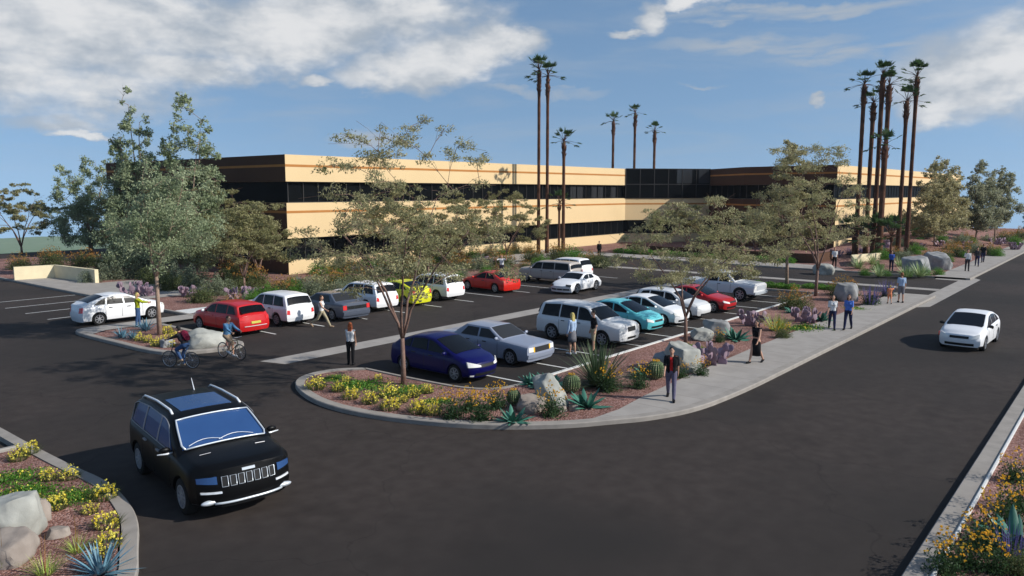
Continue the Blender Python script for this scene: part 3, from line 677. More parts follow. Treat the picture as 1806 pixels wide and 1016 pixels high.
COUPE=lambda **k: Car(**{**DEF,**dict(L=4.4,W=1.78,wr=.33,wx=(1.35,-1.3),prof=[(2.2,.64),(1.95,.76),(1.0,.93),(.0,1.34),(-.4,1.38),(-.9,1.33),(-1.7,1.02),(-2.1,.96),(-2.2,.90)],belt=[(2.2,.62),(1.0,.86),(-2.2,.90)],
   ws=(.95,.06),bl=(-1.66,-.98),sw=[(.70,-.35,.16,-.35),(-.43,-1.25,-.43,-.98)],mx=.70,doors=(.75,-.5),handles=(-.2,),feat=lights((.42,.78,.52,.62,.60,.76),rl=(.46,.80,.66,.68,.82,.84))),**k})
SPORT=lambda **k: Car(**{**DEF,**dict(L=4.4,W=1.8,wr=.335,wx=(1.3,-1.25),rlean=.45,prof=[(2.2,.52),(1.95,.68),(1.5,.80),(.9,.88),(.1,1.25),(-.3,1.29),(-.8,1.22),(-1.5,.98),(-2.05,.80),(-2.2,.66)],belt=[(2.2,.48),(1.4,.76),(.8,.82),(-1.0,.86),(-2.2,.62)],
   ws=(.84,.16),bl=(-1.4,-.78),sw=[(.62,-.28,.22,-.28),(-.36,-1.0,-.36,-.8)],mx=.62,doors=(.65,-.45),handles=(-.15,),feat=[('F','headlight','lamp_dark',.48,.78,.56,.50,.68,.66,True,.02),('F','bumper_intake','black_trim',.25,.68,.28,.28,.38,.38,True),('F','bumper_intake','black_trim',-.2,.2,.28,.28,.38,.38,False),('R','tail_light','lamp_red',.5,.78,.55,.5,.62,.6,True)]),**k})
PICK=lambda **k: Car(**{**DEF,**dict(L=5.2,W=1.95,wr=.42,wx=(1.6,-1.6),zb=.42,sharp=True,lean=-.02,nose=.25,rlean=.02,tum=.25,crown=.02,prof=[(2.6,1.08),(2.5,1.14),(1.25,1.22),(.65,1.72),(.4,1.78),(-.55,1.78),(-.72,1.70),(-.80,1.18),(-2.55,1.16),(-2.6,1.14)],belt=[(2.6,1.02),(1.3,1.14),(-2.6,1.12)],
   ws=(1.2,.68),bl=(-.79,-.73),sw=[(.98,.12,.62,.1),(.02,-.66,.02,-.60)],mx=.9,doors=(.95,.05,-.75),feat=[('F','headlight','lamp_clear',.66,.86,.80,.80,1.0,1.0,True),('F','grille','chrome_w',-.6,.6,.74,.74,1.02,1.02,False),('F','bumper','chrome_w',-.9,.9,.46,.46,.64,.64,False,.09),('R','tail_light','lamp_red',.8,.92,.75,.75,1.05,1.05,True)]),**k})

def suv_extra(s,root):
    # roof rails, aerial, sunroof, wipers, white screen surround, seven-slot grille, chrome lip, fog strips
    for sg in (1,-1):
        P=[(x,sg*(s.side(x,s.T(x)-.055)-.10),s.T(x)+.055 if -1.75<x<.05 else s.T(x)+.0) for x in (.15,.0,-.4,-.9,-1.4,-1.7,-1.85)]
        MB().tube(P,.024,7).build('roof_rail',M['chrome'],root,True)
    P=[]
    for i in range(9):
        x=.12-1.05*i/8; P.append([(x,.50*v,s.topz(x,.50*v)) for v in (-1,-.5,0,.5,1)])
    slab(P,(0,0,.014),.02).build('sunroof',M['cglass_blue'],root)
    MB().tube([(-1.55,.28,s.topz(-1.55,.28)-.01),(-1.72,.28,s.topz(-1.55,.28)+.26)],[.012,.005],6).build('aerial',M['chrome'],root)
    def sp(x,y): return Vector((x,y,s.topz(x,y)))
    x0,x1=s.ws; fr=MB(); out=[]
    def ysf(x): T=s.T(x); return (s.side(x,T-.055) if T-s.Bz(x)>.12 else s.Wx(x)*.945-.06)-.10
    nn=Vector((.45,0,.9)).normalized()*.03
    a,b=x0+.02,x1-.0
    path=[sp(a,y)+nn for y in np.linspace(-ysf(a),ysf(a),9)]+[sp(x,ysf(x))+nn for x in np.linspace(a,b,8)[1:]]+[sp(b,y)+nn for y in np.linspace(ysf(b),-ysf(b),9)[1:]]+[sp(x,-ysf(x))+nn for x in np.linspace(b,a,8)[1:]]
    fr.tube(path,[.019]*len(path),6); fr.build('windscreen_surround',M['chrome_w'],root,True)
    for y0,y1 in ((.55,-.12),(-.05,-.68)):
        P=[sp(x0-.03-.08*math.sin(math.pi*t),y0+(y1-y0)*t)+nn*1.5 for t in np.linspace(0,1,8)]; MB().tube(P,.007,5).build('wiper',M['chrome'],root)
    g=MB(); gi=MB(); z0,z1=.72,.92
    for i in range(7):
        yc=(i-3)*.145; w=.052
        c=[(s.fx(y,z)+.018,y,z) for y,z in ((yc-w,z0),(yc+w,z0),(yc+w,z1),(yc-w,z1),(yc-w,z0))]; g.tube(c,.008,5)
        slab([[(s.fx(y,z),y,z) for z in (z0,z1)] for y in (yc-w,yc+w)],(.008,0,0),.02,gi)
    gg=gi.build('grille',M['black_trim'],root); g.build('slot_frames',M['chrome_w'],gg,True)
    slab([[(s.fx(y,z),y,z) for z in (.965,1.015)] for y in (-.12,0,.12)],(.02,0,0),.03).build('badge',M['chrome_w'],root)
    for sg in (1,-1):
        slab([[(s.fx(sg*y,z),sg*y,z) for z in (.60,.635)] for y in (.50,.62,.74,.82)],(.02,0,0),.03).build('fog_strip',M['chrome'],root)
        m=MB(); m.ell((s.fx(sg*.70,.42)+.0,sg*.68,.42),(.06,.17,.055),12,8); m.build('chrome_lip_end',M['chrome_w'],root,True)
        m=MB(); x=s.mx; y=s.side(x,s.Bz(x)+.05); m.tube([(x+.02,sg*(y-.02),s.Bz(x)+.03),(x+.03,sg*(y+.10),s.Bz(x)+.025),(x+.02,sg*(y+.27),s.Bz(x)+.04)],[.02,.022,.012],6); m.build('mirror_trim',M['chrome'],root,True)
        # window surround bright line
        P=[]
        for x in np.linspace(.80,-2.0,20): P.append((x,sg*(s.side(x,s.Bz(x)+.03)+.012),s.Bz(x)+.03))
        for x in np.linspace(-1.98,.42,20): P.append((x,sg*(s.side(x,s.T(x)-.075)+.010),s.T(x)-.075))
        P.append(P[0]); MB().tube(P,.011,5).build('window_trim',M['alloy_dull'],root,True)
        for xx in (-.07,-1.04):
            MB().tube([(xx,sg*(s.side(xx,s.Bz(xx)+.03)+.012),s.Bz(xx)+.03),(xx,sg*(s.side(xx,1.4)+.012),1.40),(xx,sg*(s.side(xx,s.T(xx)-.08)+.010),s.T(xx)-.08)],.022,5).build('pillar_trim',M['alloy_dull'],root)
    m=MB(); P=[(s.fx(y,.40)+.035,y,.40-.0*abs(y)) for y in np.linspace(-.62,.62,13)]; m.tube(P,.026,6); m.build('chrome_lip',M['chrome_w'],root,True)
    for sg in (1,-1):
        xx=1.45; m=MB(); m.tube([(xx+.12,sg*.42,s.topz(xx,.42)+.004),(xx+.1,sg*.62,s.topz(xx,.62)+.002)],.008,4); m.build('bonnet_vent',M['alloy_dull'],root)
def limo_extra(s,root):
    pass
BIGS=SUVT(L=4.82,W=1.94,wr=.38,wx=(1.46,-1.45),nose=.42,lean=.22,prof=[(2.41,1.02),(2.2,1.10),(1.20,1.20),(.40,1.68),(.12,1.75),(-1.0,1.77),(-1.75,1.72),(-2.02,1.64),(-2.33,1.14),(-2.41,1.02)],belt=[(2.41,.96),(1.3,1.10),(-2.41,1.16)],sw=[(.84,-.03,.42,-.05),(-.11,-1.0,-.12,-.98),(-1.08,-1.95,-1.06,-1.70)],bl=(-2.27,-2.07),ws=(1.16,.44),
   feat=[('F','headlight','cglass_blue',.56,.86,.78,.80,.93,.90,True,.016),('R','tail_light','lamp_red',.6,.84,.85,.85,1.05,1.05,True),('F','bumper_intake','black_trim',-.5,.5,.30,.30,.36,.36,False)],handle_m='alloy_dull')
build_car('black_suv',BIGS,'paint_black','black off-road SUV with blue windows and seven slot grille driving in the near left foreground','suv',(9.35,17.15,0),-100,1.12,None,'cglass_blue','alloy_dull',10,None,suv_extra,.62)
D.objects['black_suv'].scale=(1.10,1.19,1.07)
build_car('white_hatchback',HATCH(feat=lights((.40,.74,.54,.64,.66,.80),rl=(.5,.76,.6,.6,.9,.9))+[('F','badge','chrome',-.07,.07,.70,.70,.74,.74,False,.02),('F','marker_lamp','lamp_red',-.84,-.79,.60,.60,.76,.76,False,.02)]),'paint_white','white liftback with black mirrors driving alone on the street at right','car',(40.55,5.85,0),178,1.03,mirror='black_trim')
build_car('white_hatchback',HATCH(),'paint_white','white liftback parked side-on at the far left beside the low cream wall','car',(18.8,43.0,0),-1,1.04,rim='alloy')
G1='cars parked nose-in along the back row'; G2='cars parked nose-out in the front row'
build_car('red_wagon',WAGON(feat=lights((.46,.78,.62,.66,.76,.82),plate='plate',rl=(.60,.82,.76,.78,.90,.92))+[('R','bumper_strip','chrome',-.62,.62,.47,.47,.50,.50,False,.03)],handle_m='paint_red'),'paint_red','red estate car with yellow rear plate parked nearest the kerbed island','car',(20.94,35.5,0),92,1.0,G1,rim='alloy_dull',mirror='chrome_w')
sv=SUVT(L=4.5,wr=.35)
sv=lambda: SUVT(L=4.5,W=1.85,wr=.35,wx=(1.32,-1.30),prof=[(2.25,.92),(2.1,1.0),(1.15,1.08),(.4,1.56),(.15,1.63),(-1.0,1.66),(-1.85,1.61),(-1.96,1.55),(-2.22,1.08),(-2.25,1.0)],belt=[(2.25,.88),(1.2,1.0),(-2.25,1.04)],bl=(-2.17,-1.97),ws=(1.08,.45),sw=[(.82,-.03,.42,-.05),(-.11,-.95,-.12,-.93),(-1.03,-1.88,-1.01,-1.72)],mx=.8,feat=lights((.52,.80,.66,.68,.82,.82),rl=(.66,.84,.66,.68,.88,.90)))
a=build_car('white_suv',sv(),'paint_white','white boxy SUV parked between the red estate car and the dark grey sedan','suv',(24.0,36.0,0),90,1.0,G1,rim='alloy_dull')
def again(src,name,label,cat,loc,rz,sc=1,group=None):
    c=copy_tree(src); c.name=name; c['label']=label; c.location=loc; c.rotation_euler=(0,0,R(rz)); c.scale=(sc,)*3
    if group: c['group']=group
    return c
again(a,'white_suv','white boxy SUV parked between the dark grey sedan and the yellow hatchback','suv',(30.1,36.1,0),90,1,G1)
again(a,'white_suv','white boxy SUV parked just right of the yellow hatchback','suv',(36.0,36.2,0),90,1,G1)
build_car('grey_sedan',SEDAN(feat=[('F','headlight','lamp_clear',.55,.80,.62,.62,.80,.80,True),('F','grille','cglass_grey',-.45,.45,.60,.60,.80,.80,False),('F','bumper','paint_slate',-.86,.86,.36,.36,.52,.52,False,.05),('R','tail_light','lamp_red',.66,.88,.66,.66,.90,.90,True,.02),('R','rear_panel','lamp_dark',-.64,.64,.68,.68,.86,.86,False),('R','bumper','paint_slate',-.88,.88,.34,.34,.56,.56,False,.06)]),'paint_slate','dark slate grey angular sedan parked third from left in the back row','car',(26.95,35.2,0),88,1.0,G1,rim='alloy_dull',glass='cglass_grey')
build_car('yellow_hatchback',HATCH(feat=lights((.44,.77,.58,.66,.68,.80),rl=(.60,.78,.72,.74,1.0,1.0))),'paint_yellow','bright yellow hatchback with red tail lights in the back row','car',(33.0,36.1,0),90,1.0,G1)
build_car('red_coupe',COUPE(rnose=.10,feat=lights((.42,.78,.52,.62,.60,.76),rl=(.46,.80,.66,.68,.78,.80),rlm='paint_bright_red')),'paint_bright_red','bright red coupe parked alone in the back row between empty bays','car',(41.3,35.7,0),86,1.03,G1)
build_car('long_suv',SUVT(L=5.3,W=1.9,wx=(1.75,-1.6),zb=.34,prof=[(2.65,1.0),(2.5,1.08),(1.5,1.15),(.85,1.62),(.6,1.70),(-1.0,1.73),(-2.4,1.70),(-2.5,1.64),(-2.62,1.12),(-2.65,1.05)],belt=[(2.65,.95),(1.5,1.07),(-2.65,1.10)],ws=(1.42,.9),bl=(-2.59,-2.51),sw=[(1.15,.2,.78,.18),(.12,-1.0,.1,-.98),(-1.08,-2.35,-1.06,-2.25)],mx=1.1,doors=(1.2,.16,-1.0)),'paint_shaded_greige','long pale SUV with shaded side parked behind the white sports car','suv',(48.05,35.4,0),91,.97,G1)  # shade on its side is put into the body paint
build_car('white_suv',sv(),'paint_white','white SUV mostly hidden just behind the long pale SUV, far end of the back row','suv',(51.3,36.3,0),90,1,G1)
build_car('sports_car',SPORT(),'paint_white','white rounded sports car with smoked headlights driving in the lot aisle','sports car',(44.85,30.75,0),184,1.03,None,spokes=5,rr=.72)
build_car('navy_hatchback',HATCH(nose=.36,feat=lights((.34,.78,.60,.60,.66,.80),rl=(.5,.76,.6,.6,.9,.9))+[('F','fog_lamp','lamp_clear',-.72,-.60,.26,.26,.31,.31,False,.02)]),'paint_navy','deep navy blue hatchback parked behind the foreground tree','car',(21.15,20.65,0),-90,1.02,G2,rim='alloy_dull')
build_car('silver_sedan',SEDAN(),'paint_silver','blue-grey angular sedan with amber turn lamps beside the navy hatchback','car',(24.6,20.95,0),-90,1.01,G2,glass='cglass_grey',rim='alloy_dull')
build_car('dusty_suv',SUVT(L=4.9,prof=[(2.45,.96),(2.3,1.06),(1.35,1.14),(.6,1.66),(.35,1.76),(-1.0,1.80),(-2.1,1.74),(-2.2,1.68),(-2.42,1.12),(-2.45,1.05)],belt=[(2.45,.92),(1.4,1.06),(-2.45,1.10)],ws=(1.28,.64),bl=(-2.38,-2.21),sw=[(1.0,.08,.58,.06),(0,-.95,-.0,-.93),(-1.03,-2.05,-1.0,-1.92)],mx=.95,doors=(1.0,.04,-.98),feat=lights((.56,.80,.74,.74,.94,.92),rl=(.70,.84,.72,.74,1.02,1.02))[:2]+[('F','grille','black_trim',-.30,.30,.74,.74,.94,.94,False,.02),('F','bumper_intake','black_trim',-.34,.34,.40,.40,.50,.50,False),('F','fog_lamp','lamp_clear',.60,.70,.44,.44,.50,.50,True,.02)]),'paint_grey_white','large white SUV with roof-high side glass parked behind the spiky yucca','suv',(30.15,20.0,0),-91,1.0,G2,rim='alloy_dull')
build_car('teal_hatchback',HATCH(feat=lights((.46,.78,.56,.62,.66,.78),rl=(.5,.76,.6,.6,.9,.9))),'paint_teal','turquoise hatchback parked right of the large white SUV','car',(34.15,20.5,0),-92,.98,G2)
build_car('white_hatchback',HATCH(feat=lights((.46,.78,.56,.62,.66,.78),gr=False,rl=(.5,.76,.6,.6,.9,.9))),'paint_white','white hatchback parked right beside the turquoise hatchback','car',(36.7,20.35,0),-92,.98,G2)
build_car('white_wagon',WAGON(feat=lights((.46,.76,.62,.64,.76,.80),gr=False,rl=(.60,.82,.70,.72,.92,.94))),'paint_grey_white','white compact estate parked between a white hatchback and the red coupe','car',(39.35,20.4,0),-92,.98,G2)
build_car('red_coupe',COUPE(feat=lights((.42,.78,.54,.62,.62,.74),rl=(.46,.80,.66,.68,.82,.84))),'paint_deep_red','deep red coupe parked in the front row beside the pickup truck','car',(42.6,20.35,0),-92,1.02,G2)
build_car('pickup_truck',PICK(),'paint_grey_white','tall white pickup truck with blunt nose parked last in the front row','pickup truck',(48.3,21.3,0),-93,1.0,G2)
# ------------------------------------------------------------------ people
def hullpair(bm,a,ra,b,rb,ns=10):
    V=[]
    for p,r in ((Vector(a),ra),(Vector(b),rb)):
        for i in range(6):
            ph=math.pi*(i+.0)/5
            for k in range(ns if 0<i<5 else 1):
                t=2*math.pi*k/ns; V.append(bm.verts.new(p+Vector((r*math.sin(ph)*math.cos(t),r*math.sin(ph)*math.sin(t),r*math.cos(ph)))))
    g=bmesh.ops.convex_hull(bm,input=V)
    bmesh.ops.delete(bm,geom=list({v for v in g['geom_interior'] if isinstance(v,bmesh.types.BMVert)}|{v for v in g['geom_unused'] if isinstance(v,bmesh.types.BMVert)}),context='VERTS')
def remeshed(prims,voxel,name):
    bm=bmesh.new()
    for p in prims:
        if p[0]=='c': hullpair(bm,*p[2:6])
        else:
            T=Matrix.LocRotScale(Vector(p[2]),p[4] if len(p)>4 and p[4] is not None else None,Vector(p[3])); bmesh.ops.create_uvsphere(bm,u_segments=14,v_segments=9,radius=1,matrix=T)
    me=D.meshes.new(name); bm.to_mesh(me); bm.free(); o=D.objects.new(name,me); COL.objects.link(o)
    md=o.modifiers.new('r','REMESH'); md.mode='VOXEL'; md.voxel_size=voxel; md.use_smooth_shade=True
    sm_=o.modifiers.new('s','SMOOTH'); sm_.factor=.5; sm_.iterations=2
    m2=evalmesh(o); D.objects.remove(o); m2.name=name; return m2
def body_prims(pose,sc_w=1.,bust=0.):
    P=[]; c=lambda tag_,a,ra,b,rb: P.append(('c',tag_,tuple(a),ra,tuple(b),rb)); el=lambda tag_,a,r,q=None: P.append(('e',tag_,tuple(a),r,q))
    lean=R(pose.get('lean',0)); hipz=pose.get('hipz',.93); V_=Vector
    up=V_((math.sin(lean),0,math.cos(lean))); hip=V_((0,0,hipz)); fwd=V_((math.cos(lean),0,-math.sin(lean)))
    waist=hip+up*.16; chest=hip+up*.36; neck=hip+up*.55; head=neck+V_((.02,0,.155)) + (up-V_((0,0,1)))*.05
    el('hips',hip,(.115,.165*sc_w,.11)); c('torso',hip+up*.05+V_((0,.05,0)),.105,waist+V_((0,.045,0)),.10); c('torso',hip+up*.05-V_((0,.05,0)),.105,waist-V_((0,.045,0)),.10)
    c('torso',waist+V_((0,.05,0)),.095,chest+V_((0,.075,0)),.112); c('torso',waist-V_((0,.05,0)),.095,chest-V_((0,.075,0)),.112)
    if bust: 
        for s_ in(1,-1): el('torso',chest+fwd*.085+V_((0,s_*.07,-.01)),(.055,.06,.06))
    c('torso',chest+V_((0,.08,.04)),.105,chest-V_((0,.08,-.04)),.105)
    c('neck',chest+up*.10,.06,neck+up*.06,.052)
    hq=None; el('head',head,(.098,.076,.115)); el('head',head+V_((.035,0,-.06)),(.06,.055,.055)); c('head',head+V_((.092,0,.0)),.010,head+V_((.112,0,-.026)),.014)
    for s_ in(1,-1): el('head',head+V_((-.005,s_*.078,-.008)),(.02,.010,.03))
    J={}
    for s_,k in ((1,'l'),(-1,'r')):
        h=hip+V_((0,s_*.09,-.02)); tp,kn=pose['leg'+k]; a=R(tp); b=R(tp-kn); sp=R(pose.get('splay',3))
        knee=h+V_((math.sin(a),s_*math.sin(sp)*.5,-math.cos(a)))*.43; ank=knee+V_((math.sin(b),s_*math.sin(sp)*.2,-math.cos(b)))*.42
        c('thigh',h,.092,knee,.058); c('calf',knee,.056,knee*.62+ank*.38+V_((-.01,0,0)),.056); c('calf',knee*.62+ank*.38+V_((-.01,0,0)),.056,ank,.038)
        fa=b*.35 if b<0 else b*.2; fd=V_((math.cos(fa),s_*.12,math.sin(fa)))
        fd=V_((math.cos(-b*0+max(0,-b)*-.9),s_*.1,-math.sin(max(0,-b)*.8)))
        c('foot',ank+V_((-.03,0,-.045)),.042,ank+fd*.10+V_((0,0,-.05)),.038); c('foot',ank+fd*.10+V_((0,0,-.05)),.038,ank+fd*.17+V_((0,0,-.055)),.030); J['ank'+k]=ank
        shd=chest+up*.115+V_((0,s_*.165*sc_w,0)); c('torso',chest+up*.10+V_((0,s_*.06,0)),.062,shd,.056)
        f,ab,e=pose['arm'+k]; fa_=R(f); ab_=R(ab); d1=V_((math.sin(fa_)*math.cos(ab_),s_*math.sin(ab_),-math.cos(fa_)*math.cos(ab_)))
        elb=shd+d1*.29; fe=fa_+R(e); inn=R(pose.get('in'+k,0)); d2=V_((math.sin(fe)*math.cos(ab_*.4),s_*math.sin(ab_*.4-inn),-math.cos(fe)*math.cos(ab_*.4))).normalized()
        wr=elb+d2*.25; c('uparm',shd,.055,elb,.040); c('forearm',elb,.041,wr,.026)
        side_=d2.cross(V_((0,1,0)) if abs(d2.y)<.8 else V_((1,0,0))).normalized(); pal=wr+d2*.085
        nrm=V_((0,1,0))-d2*d2.y; nrm=nrm.normalized() if nrm.length>.1 else V_((1,0,0)); wid=d2.cross(nrm).normalized()
        for q in (-1,0,1): c('hand',wr+wid*.012*q,.017,pal+wid*.027*q,.013)
        curl=R(pose.get('curl',18)); inward=-nrm*s_
        for q,ln in zip((-1.5,-.5,.5,1.5),(.062,.074,.078,.070)):
            b0=pal+wid*.020*q; d_=(d2*math.cos(curl)+inward*math.sin(curl)+wid*.07*q).normalized(); k1=b0+d_*ln*.55; d3=(d2*math.cos(curl*2.4)+inward*math.sin(curl*2.4)+wid*.05*q).normalized(); k2=k1+d3*ln*.55
            c('hand',b0,.0105,k1,.0095); c('hand',k1,.0095,k2,.008)
        tb=wr+d2*.03-wid*.02*1; t1=tb+(d2*.75-wid*.65+inward*.2).normalized()*.045; t2=t1+(d2*.9-wid*.2+inward*.25).normalized()*.035; c('hand',tb,.014,t1,.011); c('hand',t1,.011,t2,.009)
        J['wr'+k]=wr; J['pal'+k]=pal; J['elb'+k]=elb; J['sh'+k]=shd
    J.update(head=head,neck=neck,chest=chest,hip=hip,waist=waist,up=up)
    return P,J
def tagdist(C,P):
    tags=[];Dm=[]
    for p in P:
        if p[0]=='c':
            a=np.array(p[2]);b=np.array(p[4]); ab=b-a; t=np.clip(((C-a)@ab)/max(1e-9,ab@ab),0,1); q=a+t[:,None]*ab; Dm.append(np.linalg.norm(C-q,axis=1)-(p[3]+(p[5]-p[3])*t))
        else:
            a=np.array(p[2]); r=np.array(p[3]); Dm.append((np.linalg.norm((C-a)/r,axis=1)-1)*r.min())
        tags.append(p[1])
    i=np.argmin(np.stack(Dm),0); return np.array(tags)[i]
def cloth_from(me,P,pred,off,name,m,parent):
    n=len(me.polygons); C=np.empty(n*3); me.polygons.foreach_get('center',C); C=C.reshape(-1,3); tg=tagdist(C,P)
    sel=np.array([pred(t,c) for t,c in zip(tg,C)])
    vn=np.empty(len(me.vertices)*3); me.vertices.foreach_get('normal',vn); vn=vn.reshape(-1,3); vc=np.empty(len(me.vertices)*3); me.vertices.foreach_get('co',vc); vc=vc.reshape(-1,3)
    idx={};V=[];F=[]
    for i in np.nonzero(sel)[0]:
        f=[]
        for v in me.polygons[int(i)].vertices:
            if v not in idx: idx[v]=len(V); V.append(vc[v]+vn[v]*off)
            f.append(idx[v])
        F.append(f)
    if not F: return None
    return meshobj(name,V,F,M[m],parent,True)
POSES={
 'walk':dict(legl=(24,4),legr=(-16,22),arml=(-22,7,12),armr=(20,7,18)),
 'walk2':dict(legl=(-14,20),legr=(20,3),arml=(18,7,16),armr=(-20,7,10)),
 'stride':dict(legl=(32,6),legr=(-26,34),arml=(-30,10,20),armr=(30,12,30),hipz=.90),
 'stand':dict(legl=(3,2),legr=(-3,3),arml=(4,8,10),armr=(2,8,12)),
 'hips':dict(legl=(4,2),legr=(-2,3),arml=(-10,30,30),armr=(2,8,12)),
 'phone':dict(legl=(4,3),legr=(-4,5),arml=(3,8,10),armr=(30,18,125),inr=30),
 'armsup':dict(legl=(3,3),legr=(-3,3),arml=(70,50,100),armr=(70,50,100),inl=25,inr=25),
 'reach':dict(legl=(4,3),legr=(-4,3),arml=(55,8,30),armr=(62,8,22),curl=30),
 'child':dict(legl=(14,4),legr=(-10,14),arml=(8,8,10),armr=(80,40,10)),
}
def person(pose,loc,rz,h,top,bottom,hair,label,sleeves='short',legs='long',skin='skin',shoes='c_black',hairl='short',female=False,bare_mid=False,jacket=None,skirt=None,backpack=None,bag=None,sc=None,root=None,voxel=.0105,name='person'):
    p=POSES[pose] if isinstance(pose,str) else pose
    P,J=body_prims(p,.93 if female else 1.0,female); k=h/1.76
    root=empty(name,(0,0,0),0,1,label,'person' if name=='person' else name)
    me=remeshed(P,voxel,'figure'); b=link(D.objects.new('figure',me),root); me.materials.clear(); me.materials.append(M[skin])
    ank=J['ankl'].z
    TS={'torso','hips'}|({'uparm'} if sleeves!='none' else set())|({'forearm'} if sleeves=='long' else set())
    hz=J['hip'].z; up=J['up']; nb=J['neck']-up*.035
    def ptop(t,c):
        if t not in TS: return False
        if t=='hips' and c[2]<hz-.01: return False
        if sleeves=='short' and t=='uparm':
            pass
        return (Vector(c)-nb).dot(up)<.0 and (not bare_mid or (Vector(c)-J['waist']).dot(up)>-.02) and (t!='torso' or (Vector(c)-J['hip']).dot(up)>-.02)
    sh=cloth_from(me,P,ptop,.012,'shirt',top,root)
    if jacket:
        fw=Vector((up.z,0,-up.x))
        cloth_from(me,P,lambda t,c: ptop(t,c) and not ((Vector(c)-J['chest']).dot(fw)>.04 and abs(c[1])<.05),.026,'jacket',jacket,root)
    if bottom:
        def pb(t,c):
            if t in('hips',): return c[2]<hz+.06
            if t=='torso': return (Vector(c)-J['hip']).dot(up)<.03
            if t=='thigh': return True
            if t=='calf' and legs!='short': return legs=='long' or c[2]>ank+.16
            return False
        cloth_from(me,P,pb,.014,'trousers' if legs=='long' else 'shorts',bottom,root)
    if skirt:
        m=MB(); m.lathe([(.135,hz+.08),(.175,hz-.05),(.19,hz-.25),(.20,hz-skirt[1]),(.185,hz-skirt[1]+.005)],20); 
        for i,v in enumerate(m.V): m.V[i]=(v[0]*.85,v[1]*1.0,v[2])
        m.build('skirt',M[skirt[0]],root,True)
    for kk in ('l','r'): pass
    cloth_from(me,P,lambda t,c:t=='foot',.010,'shoes',shoes,root)
    hd=J['head']; hp=[('e','h',tuple(hd+Vector((-.016,0,.030))),(.098,.086,.098),None),('e','h',tuple(hd+Vector((-.045,0,-.01))),(.068,.080,.085),None)]
    if hairl=='long':
        for y in (-.05,-.017,.017,.05): hp.append(('c','h',tuple(hd+Vector((-.055,y,.0))),.045,tuple(hd+Vector((-.095-.3*abs(up.x),y*1.25,-.30))),.032))
        for y in (-.08,.08): hp.append(('c','h',tuple(hd+Vector((-.02,y,.02))),.024,tuple(hd+Vector((-.02,y*1.05,-.20))),.02))
    if hairl=='mid':
        for y in (-.06,0,.06): hp.append(('c','h',tuple(hd+Vector((-.05,y,.0))),.045,tuple(hd+Vector((-.065,y,-.14))),.035))
    hm=remeshed(hp,.014,'hair'); 
    ho=link(D.objects.new('hair',hm),root); hm.materials.clear(); hm.materials.append(M[hair])
    for s_ in(1,-1): MB().ell(hd+Vector((.086,s_*.032,.008)),(.012,.014,.009),8,6).build('eye',M['eye'],root,True)
    MB().ell(hd+Vector((.092,0,-.062)),(.010,.024,.008),8,6).build('mouth',M['lip'],root,True)
    if backpack:
        bk=J['chest']-up*.06-Vector((up.z,0,-up.x))*.19; T=Matrix.Translation(bk)@Matrix.Rotation(R(p.get('lean',0)),4,'Y')
        bm=bmesh.new(); bmesh.ops.create_cube(bm,size=1,matrix=T@Matrix.Diagonal((.19,.30,.44,1))); bmesh.ops.bevel(bm,geom=bm.edges[:],offset=.06,segments=3,affect='EDGES'); me_=D.meshes.new('b'); bm.to_mesh(me_); bm.free(); me_.materials.append(M[backpack])
        bo=link(D.objects.new('backpack',me_)); me_.polygons.foreach_set('use_smooth',[True]*len(me_.polygons)); tag(bo,'maroon backpack worn by the leading cyclist','backpack')
        st=MB()
        for s_ in (1,-1): st.tube([bk+up*.18+Vector((.05,s_*.10,0)),J['chest']+up*.19+Vector((.0,s_*.11,0)),J['chest']+Vector((.135,s_*.11,.03)),J['waist']+Vector((.11,s_*.14,.0)),bk-up*.15+Vector((.06,s_*.13,0))],.017,6)
        so=st.build('strap',M[backpack],bo,True)
        bo.matrix_world=Matrix.Translation(loc)@Matrix.Rotation(R(rz),4,'Z')@Matrix.Scale(k,4)
    foot=min(J['ankl'].z,J['ankr'].z)-.09
    if 'lift' in p: foot=0
    root.location=(loc[0],loc[1],loc[2]-foot*k); root.rotation_euler=(0,0,R(rz)); root.scale=(k,)*3
    return root,J
PZ=.147
person('walk',(22.75,11.75,PZ),205,1.80,'c_red','c_greyp','h_black','man in red shirt under open black jacket walking on the pavement',jacket='c_black')
person('walk2',(29.85,11.7,PZ),170,1.78,'c_black',None,'h_black','woman in black sleeveless top and long black skirt on the pavement',sleeves='none',female=True,hairl='mid',skirt=('c_black',.62),bare_mid=True)
person('walk',(39.75,11.75,PZ),200,1.76,'c_white','c_navy','h_brown','woman in white tee and dark jeans walking beside the woman in blue',female=True,hairl='mid',bare_mid=False)
person('walk2',(40.15,11.1,PZ),185,1.78,'c_blue','c_navy','h_brown','long-haired woman in bright blue tee and dark jeans on the pavement',female=True,hairl='long')
person('stand',(52.0,11.35,PZ),25,1.85,'c_lblue','c_grey','h_ginger','adult in pale blue shirt and grey shorts holding a hand out to the child',legs='short')
person('child',(51.0,11.75,PZ),25,1.15,'c_orange','c_orange','h_blond','small child in orange clothes beside the adult in pale blue shirt',legs='short',sleeves='short')
person('stand',(19.75,24.55,0),35,1.72,'c_white','c_black','h_red','long red-haired woman in white top and black trousers seen from behind in the lot',female=True,hairl='long',sleeves='none')
person('stand',(27.1,18.75,0),80,1.80,'c_lblue',None,'h_blond','long blonde woman in pale blouse and dark skirt beside the large white SUV',female=True,hairl='long',sleeves='long',skirt=('c_grey',.42),shoes='c_white')
person('hips',(28.15,18.35,0),140,1.82,'c_black','c_khaki','h_black','man in black tee and khaki shorts talking beside the blonde woman',legs='short')
person('reach',(18.15,39.4,.12),-35,1.75,'c_lime','c_jean','h_blond','person in lime top and jeans reaching forward beside the parked white liftback',hairl='mid',sleeves='long',female=True)
